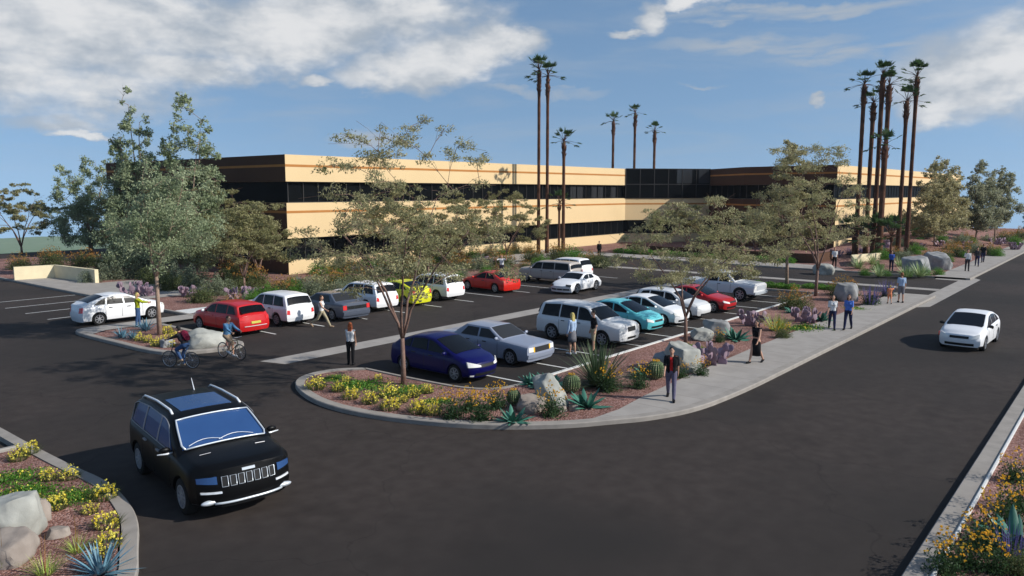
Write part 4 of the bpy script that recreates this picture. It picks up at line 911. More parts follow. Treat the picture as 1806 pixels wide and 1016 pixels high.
person('stride',(24.4,32.6,0),-60,1.75,'c_white','c_khaki','h_brown','woman in white vest and khaki trousers striding past the dark grey sedan',female=True,hairl='mid',sleeves='none',shoes='c_tan')
person('phone',(76.4,11.6,PZ),195,1.84,'c_white','c_charcoal','h_brown','man in white shirt holding a hand to his ear on the far pavement',sleeves='long',voxel=.015)
person('walk',(82.1,11.7,PZ),190,1.76,'c_charcoal','c_navy','h_black','person in dark clothes walking behind the man on the phone',sleeves='long',voxel=.015)
person('walk2',(86.8,11.9,PZ),15,1.80,'c_white','c_navy','h_ginger','person in white top and black waistcoat farthest along the pavement',jacket='c_black',voxel=.015)
person('stand',(72.8,16.8,.12),200,1.72,'c_royal','c_navy','h_black','person in royal blue top and navy trousers among the pale yuccas',voxel=.015)
person('walk',(72.2,21.4,.15),200,1.85,'c_white','c_black','h_ginger','ginger-haired person in white shirt and black trousers on the plaza walk',voxel=.015)
person('phone',(70.9,26.2,.15),215,1.80,'c_white','c_dgreen','h_black','person in white shirt with raised hand in front of the green hedge',voxel=.015)
person('armsup',(47.6,39.9,.12),215,1.78,'c_white','c_navy','h_ginger','person in white shirt with both arms raised beside the long pale SUV',voxel=.015)
person('stand',(69.0,44.4,0),215,1.75,'c_black','c_black','h_black','small dark figure standing by the cream wall near the entrance',sleeves='long',voxel=.015)
# ------------------------------------------------------------------ bicycles and riders
def bicycle(loc,rz,fm,label,wr=.335,wb=1.04,steer=0):
    root=empty('bicycle',(0,0,0),0,1,label,'bicycle'); fx_,rx=wb/2,-wb/2
    def wheel(x):
        t=MB(); t.lathe([(wr-.028,-.012),(wr-.008,-.014),(wr,0),(wr-.008,.014),(wr-.028,.012),(wr-.03,0),(wr-.028,-.012)],36,'y'); o=t.build('wheel',M['rubber'],root,True); o.location=(x,0,wr)
        r=MB(); r.lathe([(wr-.045,-.008),(wr-.028,-.009),(wr-.028,.009),(wr-.045,.008),(wr-.045,-.008)],36,'y'); r.lathe([(.02,-.03),(.02,.03)],10,'y'); r.build('rim',M['steel'],o,True)
        s=MB()
        for k in range(18):
            a=2*math.pi*k/18; s.tube([(.02*math.cos(a+.5),(-1)**k*.025,.02*math.sin(a+.5)),((wr-.04)*math.cos(a),0,(wr-.04)*math.sin(a))],.0022,3)
        s.build('spokes',M['steel'],o)
    wheel(fx_); wheel(rx)
    bb=Vector((-.08,0,.28)); seat=Vector((-.23,0,.80)); hd=Vector((.36,0,.82)); hd2=Vector((.39,0,.68)); fa=Vector((fx_,0,wr)); ra=Vector((rx,0,wr))
    f=MB(); f.tube([bb,seat],.017,8); f.tube([seat-Vector((0,0,.04)),hd],.016,8); f.tube([bb,hd2],.019,8); f.tube([hd+Vector((-.01,0,.03)),hd2-Vector((-.01,0,.03))],.021,8)
    for s in (.05,-.05): f.tube([bb+Vector((0,s*.6,0)),ra+Vector((0,s,0))],.010,6); f.tube([seat-Vector((-.01,s*.3,.05)),ra+Vector((0,s,0))],.009,6)
    f.build('frame',M[fm],root,True)
    k=MB()
    for s in (.045,-.045): k.tube([hd2+Vector((0,s*.6,-.02)),hd2+Vector((.02,s,-.08)),fa+Vector((0,s,0))],.011,6)
    k.build('fork',M[fm],root,True)
    hb=MB(); hb.tube([hd,hd+Vector((-.01,0,.12)),hd+Vector((.05,0,.14))],.014,6); hb.tube([hd+Vector((-.02,.24,.12)),hd+Vector((.05,.2,.14)),hd+Vector((.06,0,.14)),hd+Vector((.05,-.2,.14)),hd+Vector((-.02,-.24,.12))],.012,6); hb.build('handlebar',M['steel'],root,True)
    sd_=MB(); sd_.tube([seat,seat+Vector((-.03,0,.10))],.013,6); sd_.ell(seat+Vector((-.06,0,.125)),(.13,.065,.028),12,6); sd_.build('saddle',M['black_trim'],root,True)
    c=MB(); c.lathe([(.085,.03),(.085,.036),(.05,.036),(.05,.03)],18,'y',bb); c.tube([bb+Vector((0,.05,0)),bb+Vector((.10,.06,-.13))],.009,5); c.tube([bb-Vector((0,.05,0)),bb+Vector((-.10,-.06,.13))],.009,5); c.box(.0,.08,.06,.13,.13,.145); c.box(-.22,-.14,-.13,-.06,.40,.415); c.build('crank',M['steel'],root)
    root.location=loc; root.rotation_euler=(0,0,R(rz)); return root
RIDE=dict(legl=(62,92),legr=(28,28),arml=(62,4,12),armr=(62,4,12),lean=30,hipz=.98,lift=1,curl=55,splay=1)
bicycle((15.1,29.35,0),116,'bike_dark','dark road bicycle ridden past the kerbed island by the cyclist with a backpack')
o=Matrix.Rotation(R(116),4,'Z')@Vector((-.26,0,0))
person(RIDE,(15.1+o.x,29.35+o.y,0),116,1.74,'c_charcoal','c_jean','h_black','cyclist in charcoal jacket and jeans leaning over the handlebars',sleeves='long',backpack='c_maroon',shoes='c_tan')
RIDE2=dict(legl=(30,30),legr=(58,88),arml=(48,8,20),armr=(48,8,20),lean=12,hipz=.98,lift=1,curl=55,splay=2)
bicycle((17.3,29.3,0),-80,'bike_green','olive road bicycle beside the red estate car')
o=Matrix.Rotation(R(-80),4,'Z')@Vector((-.26,0,0))
person(RIDE2,(17.3+o.x,29.3+o.y,0),-80,1.80,'c_denim','c_tan','h_brown','bearded cyclist in denim shirt and tan shorts riding towards the viewer',sleeves='long',legs='short',shoes='c_white')
BOULDERS=[
 (19.64, 14.48, 0.45, (0.42, 0.5, 1.0), 40, 'rock', 'pale tall boulder leaning beside the barrel cactus', -28),
 (19.01, 14.64, 0.25, (0.62, 0.5, 0.42), 10, 'rock_brown', 'brown low boulder leaning on the pale tall one', 0),
 (19.43, 13.81, 0.12, (0.22, 0.2, 0.2), 0, 'rock_brown', 'small brown stone at the foot of the pale tall boulder', 0),
 (19.84, 13.62, 0.12, (0.28, 0.2, 0.2), 30, 'rock_brown', 'second small stone beside the large agave', 0),
 (27.08, 13.48, 0.51, (0.85, 0.75, 0.85), 20, 'rock', 'big pale boulder behind the man in red', 0),
 (26.74, 14.21, 0.33, (0.4, 0.4, 0.55), 60, 'rock_dark', 'dark boulder at the shaded side of the big pale one', 0),  # dark stone put in for the shaded side of its neighbour
 (33.36, 15.72, 0.27, (0.7, 0.6, 0.45), 10, 'rock', 'flat grey boulder at the foot of the low wide tree', 0),
 (35.15, 15.83, 0.36, (0.8, 0.7, 0.6), 40, 'rock_dark', 'rough grey boulder behind the flat one', 0),
 (51.15, 14.34, 0.57, (0.85, 0.8, 0.95), 30, 'rock_dark', 'rounded grey boulder in front of the orange shrub', 0),
 (67.1, 20.75, 0.42, (0.9, 0.9, 0.7), 20, 'rock', 'flat pale boulder at the plaza walk', 0),
 (72.01, 14.73, 0.69, (1.5, 1.2, 1.15), 30, 'rock_dark', 'first dark boulder behind the driveway yuccas', 0),
 (76.9, 14.02, 0.72, (1.25, 1.1, 1.2), 70, 'rock_dark', 'second dark boulder, nearest the far pavement', 0),
 (17.58, 32.12, 0.37, (1.0, 0.75, 0.62), -10, 'rock', 'large pale boulder in the left island behind the cyclists', 0),
 (16.55, 33.37, 0.21, (0.35, 0.3, 0.35), 30, 'rock_dark', 'small dark stone in the left island beside the leading cyclist', 0),
 (5.2, 17.15, 0.45, (0.62, 0.6, 0.75), 20, 'rock', 'largest pale boulder in the near left bed', 0),
 (4.78, 16.13, 0.27, (0.55, 0.5, 0.45), 70, 'rock_brown', 'angular brown boulder at the left edge', 0),
 (5.71, 17.6, 0.27, (0.35, 0.35, 0.45), 40, 'rock_brown', 'brown boulder rising behind the pale one', 0),
 (5.74, 16.49, 0.13, (0.26, 0.24, 0.22), 10, 'rock_brown', 'small oval stone right of the pale boulder', 0),
]
PLANTS=[
 ('yellow_bush', 16.19, 22.09, 0.11, 1.127, 'bright yellow flowering bush at the very tip of the central bed'),
 ('yellow_bush', 16.48, 21.24, 0.11, 0.784, 'bright yellow flowering bush second from the left tip of the central bed'),
 ('yellow_bush', 16.15, 20.13, 0.11, 0.98, 'bright yellow flowering bush at the kerb, third from the left tip'),
 ('yellow_bush', 16.19, 19.19, 0.11, 0.98, 'bright yellow flowering bush at the kerb, straight below the green ground cover'),
 ('yellow_bush', 17.09, 19.32, 0.11, 1.029, 'bright yellow flowering bush just left of the forked tree trunk'),
 ('yellow_bush', 16.11, 18.14, 0.11, 1.029, 'bright yellow flowering bush at the kerb below the forked tree trunk'),
 ('yellow_bush', 16.98, 18.45, 0.11, 0.588, 'bright yellow flowering bush small, right below the forked tree trunk'),
 ('yellow_bush', 17.63, 18.65, 0.11, 0.784, 'bright yellow flowering bush right of the forked tree trunk'),
 ('yellow_bush', 16.41, 17.17, 0.11, 1.078, 'bright yellow flowering bush large, at the kerb right of the forked tree'),
 ('yellow_bush', 18.29, 18.67, 0.11, 0.735, 'bright yellow flowering bush behind, nearest the navy hatchback'),
 ('yellow_bush', 16.57, 16.68, 0.11, 0.882, 'bright yellow flowering bush last one before the golden bushes'),
 ('yellow_bush', 18.46, 21.38, 0.11, 0.539, 'bright yellow flowering bush small, beside the inner kerb of the central bed'),
 ('yellow_bush', 17.39, 21.9, 0.11, 0.588, 'bright yellow flowering bush small, above the ground cover at the tip'),
 ('ground_cover', 17.44, 21.18, 0.11, 1.2, 'green ground cover patch near the tip of the central bed'),
 ('ground_cover', 17.87, 19.41, 0.11, 1.1, 'green ground cover around the forked trunk'),
 ('ground_cover', 17.69, 17.58, 0.11, 0.6, 'small green patch left of the golden bushes'),
 ('ground_cover', 17.52, 22.82, 0.11, 0.6, 'thin green patch along the inner kerb of the tip'),
 ('golden_bush', 16.63, 15.93, 0.11, 1.15, 'golden flowering bush at the kerb, leftmost golden bush'),
 ('golden_bush', 17.64, 16.15, 0.11, 1.0, 'golden flowering bush behind, second golden bush from the left'),
 ('golden_bush', 17.02, 15.08, 0.11, 1.2, 'golden flowering bush at the kerb, beside the low agave'),
 ('golden_bush', 18.35, 15.6, 0.11, 1.1, 'golden flowering bush against the white parking kerb line'),
 ('golden_bush', 18.74, 13.73, 0.11, 1.1, 'golden flowering bush in front of the pale leaning boulder'),
 ('golden_bush', 22.42, 13.97, 0.11, 1.1, 'golden flowering bush at the foot of the spiky yucca'),
 ('golden_bush', 23.5, 13.38, 0.11, 1.05, 'golden flowering bush between the spiky yucca and the large boulder'),
 ('golden_bush', 25.79, 12.95, 0.11, 0.85, 'golden flowering bush in front of the large boulder, left side'),
 ('golden_bush', 26.52, 12.48, 0.11, 0.9, 'golden flowering bush in front of the large boulder, right side'),
 ('golden_bush', 33.18, 14.77, 0.11, 0.8, 'golden flowering bush beside the large prickly pear, behind it'),
 ('agave', 17.53, 14.28, 0.11, 1.0, 'green agave low at the kerb in front of the brown boulder'),
 ('agave', 21.45, 16.65, 0.11, 0.8, 'green agave dark, left of the pale leaning boulder by the parking line'),
 ('agave', 21.49, 15.85, 0.11, 1.25, 'green agave large, behind the pale leaning boulder'),
 ('agave', 20.31, 13.5, 0.11, 1.3, 'green agave largest, right of the pale leaning boulder'),
 ('agave', 25.44, 14.23, 0.11, 1.0, 'green agave left of the tall barrel cactus by the big boulder'),
 ('agave', 34.19, 14.41, 0.11, 1.3, 'green agave beside the two grey boulders near the low tree'),
 ('agave', 43.83, 15.2, 0.11, 0.9, 'green agave left of the prickly pear near the orange shrub'),
 ('agave', 42.12, 12.99, 0.11, 1.1, 'green agave right of the prickly pear near the orange shrub'),
 ('barrel_cactus', 19.05, 15.47, 0.11, 0.85, 'small barrel cactus left of the brown boulder'),
 ('barrel_cactus', 21.48, 14.87, 0.11, 1.05, 'barrel cactus with golden crown behind the large agave'),
 ('barrel_cactus', 25.05, 13.58, 0.11, 1.2, 'tall barrel cactus left of the big pale boulder'),
 ('spiky_yucca', 22.79, 14.63, 0.11, 1.3, 'large spiky dark green yucca in front of the big white SUV'),
 ('prickly_pear', 28.79, 13.05, 0.11, 1.25, 'purple prickly pear largest, right of the big pale boulder'),
 ('prickly_pear', 38.58, 15.37, 0.11, 1.2, 'purple prickly pear by the parking line behind the woman in black'),
 ('prickly_pear', 41.16, 13.59, 0.11, 1.3, 'purple prickly pear in front of the orange shrub at the end of the lot'),
 ('lime_yucca', 37.75, 13.78, 0.11, 1.35, 'lime grassy yucca right of the woman in black'),
 ('dark_shrub', 36.0, 12.85, 0.11, 0.45, 'small green shrub in front of the lime yucca'),
 ('ground_cover', 39.13, 12.85, 0.11, 1.3, 'green and yellow ground cover beside the pavement near the two women'),
 ('ground_cover', 31.23, 15.3, 0.11, 0.8, 'green patch at the foot of the low wide tree'),
 ('ground_cover', 47.73, 12.78, 0.11, 0.8, 'small green patch right of the two women'),
 ('orange_shrub', 45.41, 15.62, 0.11, 1.05, 'orange-topped shrub at the end corner of the car park'),
 ('orange_shrub', 53.49, 15.19, 0.11, 1.0, 'orange-topped shrub behind the rounded grey boulder'),
 ('lavender', 49.96, 12.57, 0.11, 1.25, 'dark lavender clump left of the adult in pale blue'),
 ('lavender', 54.75, 12.76, 0.11, 1.15, 'lavender clump behind the adult in pale blue'),
 ('dark_shrub', 50.76, 14.7, 0.11, 0.5, 'small dark shrub left of the rounded grey boulder'),
 ('green_hedge', 54.6, 22.5, 0.11, 0.9, 'green hedge piece at the end of the front parking row'),
 ('green_hedge', 54.8, 19.9, 0.11, 0.8, 'green hedge piece around the pale trunk at the lot end'),
 ('green_hedge', 56.0, 17.5, 0.11, 0.7, 'short green hedge piece beside the driveway'),
 ('green_hedge', 74.6, 44, 0.11, 1.15, 'green hedge piece number one from the entrance along the plaza walk'),
 ('green_hedge', 74.6, 40.6, 0.11, 1.15, 'green hedge piece number two from the entrance along the plaza walk'),
 ('green_hedge', 74.6, 37.2, 0.11, 1.15, 'green hedge piece number three from the entrance along the plaza walk'),
 ('green_hedge', 74.6, 33.8, 0.11, 1.15, 'green hedge piece number four from the entrance along the plaza walk'),
 ('green_hedge', 74.6, 30.6, 0.11, 1.15, 'green hedge piece number five from the entrance along the plaza walk'),
 ('green_hedge', 74.6, 27.6, 0.11, 1.15, 'green hedge piece number six from the entrance along the plaza walk'),
 ('green_shrub', 67.33, 17.51, 0.11, 0.55, 'low bright green shrub at the driveway kerb, first from the left'),
 ('green_shrub', 67.96, 16.06, 0.11, 0.55, 'low bright green shrub at the driveway kerb, second from the left'),
 ('green_shrub', 68.61, 14.6, 0.11, 0.55, 'low bright green shrub at the driveway kerb, third from the left'),
 ('green_shrub', 70.49, 13.65, 0.11, 0.55, 'low bright green shrub at the driveway kerb, fourth from the left'),
 ('green_shrub', 71.65, 12.91, 0.11, 0.55, 'low bright green shrub at the driveway kerb, fifth from the left'),
 ('green_shrub', 72.95, 17.92, 0.11, 0.6, 'bright green shrub behind the person in royal blue'),
 ('green_shrub', 85.55, 14.65, 0.11, 0.6, 'low green shrub right of the second dark boulder'),
 ('green_shrub', 91.71, 14.27, 0.11, 0.6, 'green shrub behind the man on the phone'),
 ('green_shrub', 96.29, 11.99, 0.11, 0.8, 'green shrub past the farthest walkers'),
 ('pale_yucca', 72.94, 19.52, 0.11, 1.2, 'pale variegated yucca leftmost behind the driveway kerb'),
 ('pale_yucca', 78.35, 19.73, 0.11, 1.1, 'pale variegated yucca second from left, behind'),
 ('pale_yucca', 67.16, 16.38, 0.11, 1.1, 'pale variegated yucca in front, left of the person in royal blue'),
 ('pale_yucca', 77.53, 17.21, 0.11, 1.1, 'pale variegated yucca right of the person in royal blue'),
 ('pale_yucca', 68.1, 14.57, 0.11, 1.15, 'pale variegated yucca in front of the first dark boulder'),
 ('pale_yucca', 69.25, 13.81, 0.11, 1.3, 'pale variegated yucca at the foot of the first dark boulder'),
 ('spiky_yucca', 97.09, 20.95, 0.3, 1.3, 'dark spiky yucca in the mound right of the palm cluster'),
 ('spiky_yucca', 116.8, 22.48, 0.3, 1.3, 'dark spiky yucca higher on the mound below the broad pistache'),
 ('orange_shrub', 85.39, 16.22, 0.2, 0.9, 'orange and green shrub left of the broad pistache trunk'),
 ('orange_shrub', 88.36, 15.66, 0.2, 1.0, 'orange and green shrub right of the broad pistache trunk'),
 ('orange_shrub', 92.51, 14.93, 0.2, 1.1, 'orange and green shrub behind the second dark boulder'),
 ('orange_shrub', 98.91, 16.78, 0.2, 1.0, 'orange and green shrub mid-mound behind the boulders'),
 ('orange_shrub', 103.28, 15.44, 0.2, 1.0, 'orange and green shrub below the olive pointed tree'),
 ('orange_shrub', 97.17, 12.69, 0.2, 1.1, 'orange and green shrub right of the farthest walkers'),
 ('orange_shrub', 125.04, 14.85, 0.2, 1.3, 'orange and green shrub near the farthest pointed tree'),
 ('orange_shrub', 132.47, 13.81, 0.2, 1.4, 'orange and green shrub at the right edge of the picture'),
 ('grey_shrub', 105.36, 18.63, 0.2, 1.2, 'grey-green shrub left on the mound'),
 ('green_shrub', 112.67, 17.52, 0.2, 1.2, 'bright green shrub middle of the mound'),
 ('grey_shrub', 98.99, 14.13, 0.2, 1.0, 'grey-green shrub behind the walkers'),
 ('green_shrub', 95.1, 18.9, 0.2, 0.7, 'bright green shrub right of the palm trunks'),
 ('grey_shrub', 119.46, 16.09, 0.2, 1.0, 'grey-green shrub far up the mound'),
 ('green_shrub', 116.69, 12.6, 0.2, 1.0, 'bright green shrub last one by the far pavement'),
 ('prickly_pear', 115.94, 14.66, 0.15, 1.3, 'distant purple prickly pear, left of the far pavement trio'),
 ('prickly_pear', 119.29, 13.95, 0.15, 1.3, 'distant purple prickly pear, middle of the far pavement trio'),
 ('prickly_pear', 108.36, 11.66, 0.15, 1.3, 'distant purple prickly pear, right of the far pavement trio'),
 ('lavender', 85.98, 23.88, 0.15, 1.2, 'faint lavender clump under the palm cluster, left'),
 ('lavender', 88.29, 23.36, 0.15, 1.2, 'faint lavender clump under the palm cluster, middle'),
 ('lavender', 91.46, 21.87, 0.15, 1.2, 'faint lavender clump under the palm cluster, right'),
 ('blue_agave', 16.27, 37.04, 0.11, 1.1, 'blue-grey agave leftmost in the left island'),
 ('blue_agave', 17.92, 38.11, 0.11, 1.25, 'blue-grey agave beside the person in the lime top'),
 ('blue_agave', 16.46, 36.36, 0.11, 0.85, 'blue-grey agave in front, between the other two of the left island'),
 ('yellow_bush', 16.45, 35.72, 0.11, 0.765, 'yellow flowering bush left end of the island'),
 ('yellow_bush', 16.52, 34.99, 0.11, 0.765, 'yellow flowering bush second from left in the island'),
 ('yellow_bush', 16.32, 33.78, 0.11, 0.85, 'yellow flowering bush at the island kerb below the tree'),
 ('yellow_bush', 17.03, 34.36, 0.11, 0.85, 'yellow flowering bush in front of the silver tree trunk'),
 ('yellow_bush', 18.21, 36.52, 0.11, 0.85, 'yellow flowering bush tall, behind the leading cyclist'),
 ('yellow_bush', 17.83, 35.13, 0.11, 0.765, 'yellow flowering bush behind the cyclist with the backpack'),
 ('yellow_bush', 17.18, 32.13, 0.11, 0.85, 'yellow flowering bush in front of the island boulder'),
 ('yellow_bush', 16.63, 33.21, 0.11, 0.765, 'yellow flowering bush at the kerb behind the front bicycle wheel'),
 ('yellow_bush', 19.02, 32.78, 0.11, 0.9, 'yellow bush behind the denim-shirted cyclist'),
 ('prickly_pear', 23.69, 52.18, 0.11, 1.3, 'purple prickly pear above the parked white liftback, left'),
 ('prickly_pear', 24.14, 50.73, 0.11, 1.1, 'purple prickly pear above the parked white liftback, right'),
 ('prickly_pear', 25.7, 48.38, 0.11, 1.2, 'purple prickly pear behind the bonnet of the parked liftback'),
 ('prickly_pear', 26.96, 44.3, 0.11, 1.3, 'purple prickly pear behind the red estate car'),
 ('prickly_pear', 27.93, 44.35, 0.11, 1.1, 'purple prickly pear between the red estate car and the dark sedan'),
 ('dark_shrub', 24.83, 45.3, 0.11, 1.0, 'dark shrub behind the red estate car bonnet'),
 ('dark_shrub', 28.26, 43.95, 0.11, 0.9, 'dark shrub behind the first white SUV'),
 ('grey_shrub', 27.36, 47.68, 0.11, 1.3, 'grey-green shrub left of the red estate car'),
 ('grey_shrub', 28.69, 53.42, 0.11, 1.3, 'grey-green shrub left of the silver tree trunk'),
 ('dark_shrub', 26.46, 52.56, 0.11, 1.1, 'dark shrub beneath the silver tree'),
 ('orange_shrub', 31.43, 50.06, 0.11, 1.4, 'orange-topped shrub left of the building corner'),
 ('orange_shrub', 29.78, 43.81, 0.11, 1.1, 'round orange-topped shrub below the building corner'),
 ('orange_shrub', 33.27, 55.35, 0.11, 1.4, 'orange-topped shrub at the shaded end wall'),
 ('orange_shrub', 32.83, 43.29, 0.11, 1.4, 'orange-topped shrub behind the dark sedan'),
 ('grey_shrub', 31.27, 42.88, 0.11, 1.1, 'grey-green shrub left of the dark sedan roof'),
 ('orange_shrub', 36.13, 44.3, 0.11, 1.5, 'orange-topped shrub behind the second white SUV'),
 ('grey_shrub', 38.93, 45.36, 0.11, 1.3, 'grey-green shrub behind the second white SUV'),
 ('orange_shrub', 41.34, 45.45, 0.11, 1.5, 'orange-topped shrub behind the yellow hatchback'),
 ('orange_shrub', 45.45, 47.14, 0.11, 1.4, 'orange-topped shrub near the facade above the yellow hatchback'),
 ('dark_shrub', 44.78, 43.82, 0.11, 1.2, 'dark shrub behind the third white SUV'),
 ('orange_shrub', 48.94, 45.82, 0.11, 1.3, 'orange-topped shrub behind the red coupe, left'),
 ('grey_shrub', 50.79, 45.1, 0.11, 1.2, 'grey-green shrub behind the red coupe, right'),
 ('orange_shrub', 53.58, 44.89, 0.11, 1.4, 'orange-topped shrub left of the person with raised arms'),
 ('orange_shrub', 59.85, 46.16, 0.11, 1.3, 'orange-topped shrub at the foot of the tall middle palms'),
 ('orange_shrub', 63.48, 45.7, 0.11, 1.4, 'orange-topped shrub right of the middle palms'),
 ('green_shrub', 62.38, 43.06, 0.11, 1.3, 'green shrub behind the long pale SUV'),
 ('orange_shrub', 61.38, 40.54, 0.11, 1.2, 'orange-topped shrub right of the long pale SUV'),
 ('dark_shrub', 60.17, 38.5, 0.11, 1.1, 'dark shrub near the small dark figure'),
 ('green_shrub', 32.03, 45.73, 0.11, 0.9, 'green shrub left of the dark sedan, below the lit corner'),
 ('green_shrub', 36.59, 46.5, 0.11, 1.0, 'green shrub behind the gap by the second white SUV'),
 ('dark_shrub', 43.33, 46.27, 0.11, 1.1, 'dark shrub right behind the yellow hatchback'),
 ('prickly_pear', 39.64, 47.54, 0.11, 1.4, 'purple prickly pear near the facade above the dark sedan'),
 ('prickly_pear', 53.83, 46.26, 0.11, 1.5, 'purple prickly pear above the red coupe'),
 ('green_shrub', 56.71, 42.74, 0.11, 1.0, 'green shrub left of the middle palms'),
 ('grey_shrub', 28.78, 56.07, 0.11, 1.4, 'grey-green shrub beneath the right side of the silver tree'),
 ('dark_shrub', 28.64, 48.43, 0.11, 1.2, 'dark green shrub above the red estate car'),
 ('dark_shrub', 27.84, 57.23, 0.11, 1.3, 'dark shrub under the silver tree, centre'),
 ('prickly_pear', 33.3, 46.18, 0.11, 1.2, 'purple prickly pear below the lit building corner'),
 ('dark_shrub', 29.06, 68.69, 0.11, 1.3, 'dark shrub behind the end of the cream wall'),
 ('grey_shrub', 27.33, 62.64, 0.11, 1.5, 'large grey-green shrub right of the low cream wall'),
 ('orange_shrub', 30.14, 75.31, 0.11, 1.5, 'orange-tinged shrub behind the low cream wall, right'),
 ('orange_shrub', 28.67, 78.86, 0.11, 1.3, 'orange shrub behind the low cream wall, centre'),
 ('orange_shrub', 25.4, 77.01, 0.11, 1.1, 'orange shrub behind the low cream wall, left'),
 ('grey_shrub', 25.06, 61.79, 0.11, 0.9, 'grey shrub at the end of the low cream wall'),
 ('grey_shrub', 28.98, 61.88, 0.11, 1.5, 'grey-green shrub beneath the left side of the silver tree'),
 ('orange_shrub', 33.11, 71.67, 0.11, 1.6, 'orange-tinged shrub by the shaded end wall, far left'),
 ('yellow_bush', 6.87, 22.03, 0.11, 0.74, 'yellow flowering bush in the near left bed, left of the pair at the top kerb'),
 ('yellow_bush', 7.28, 22.35, 0.11, 0.74, 'yellow flowering bush in the near left bed, right of the pair at the top kerb'),
 ('yellow_bush', 6.81, 19.92, 0.11, 0.666, 'yellow flowering bush in the near left bed, left of the middle pair by the kerb'),
 ('yellow_bush', 7.16, 19.61, 0.11, 0.74, 'yellow flowering bush in the near left bed, right of the middle pair by the kerb'),
 ('yellow_bush', 7.16, 17.69, 0.11, 0.851, 'yellow flowering bush in the near left bed, at the kerb beside the black SUV'),
 ('yellow_bush', 6.26, 17.95, 0.11, 0.8140000000000001, 'yellow flowering bush in the near left bed, just right of the grey boulder'),
 ('yellow_bush', 6.62, 17.12, 0.11, 0.5549999999999999, 'yellow flowering bush in the near left bed, small, between the boulders and the kerb'),
 ('yellow_bush', 6.54, 16.11, 0.11, 0.851, 'yellow flowering bush in the near left bed, below the one beside the black SUV'),
 ('yellow_bush', 6.15, 15.16, 0.11, 0.8140000000000001, 'yellow flowering bush in the near left bed, above the blue agave'),
 ('yellow_bush', 5.84, 14.79, 0.11, 0.592, 'yellow flowering bush in the near left bed, touching the blue agave'),
 ('ground_cover', 6.22, 20.7, 0.11, 0.9359999999999999, 'green ground cover in the near left bed, at the left edge'),
 ('ground_cover', 6.3, 19.37, 0.11, 0.864, 'green ground cover in the near left bed, above the big boulder'),
 ('ground_cover', 6.55, 18.43, 0.11, 0.792, 'green ground cover in the near left bed, right of the big boulder'),
 ('ground_cover', 6.91, 18.1, 0.11, 0.648, 'green ground cover in the near left bed, near the kerb'),
 ('ground_cover', 5.93, 19.3, 0.11, 0.792, 'green ground cover in the near left bed, left above the boulder'),
 ('blue_agave', 5.58, 14.18, 0.11, 1.1, 'blue agave at the bottom of the near left bed'),
 ('grass_tuft', 5.66, 15.38, 0.11, 1.1, 'grass tuft below the small boulder'),
 ('grass_tuft', 4.92, 14.89, 0.11, 1.3, 'grass tuft at the bottom edge of the near left bed'),
 ('grass_tuft', 4.55, 15.85, 0.11, 1.0, 'grass tuft at the bottom left corner'),
 ('golden_bush', 15.25, 2.32, 0.11, 0.95, 'golden flowering bush in the near right bed, at the very bottom of the street kerb'),
 ('golden_bush', 15.77, 2.09, 0.11, 1.14, 'golden flowering bush in the near right bed, bottom, right of the kerb'),
 ('golden_bush', 16.9, 1.98, 0.11, 1.045, 'golden flowering bush in the near right bed, third up along the white edging'),
 ('golden_bush', 18.23, 1.77, 0.11, 1.14, 'golden flowering bush in the near right bed, beside the low agave'),
 ('golden_bush', 19.43, 1.65, 0.11, 1.045, 'golden flowering bush in the near right bed, at the right edge, middle'),
 ('golden_bush', 21.35, 1.92, 0.11, 0.95, 'golden flowering bush in the near right bed, uppermost at the right edge'),
 ('golden_bush', 15.87, 1.64, 0.11, 0.95, 'golden flowering bush in the near right bed, bottom right, in front of the agave'),
 ('agave', 17.46, 1.48, 0.11, 1.3, 'green agave in the near right bed'),
 ('dark_shrub', 16.13, 1.25, 0.11, 0.4, 'dark shrub at the bottom right corner'),
 ('lavender', 16.73, 1.45, 0.11, 0.7, 'lavender in the near right bed'),
]
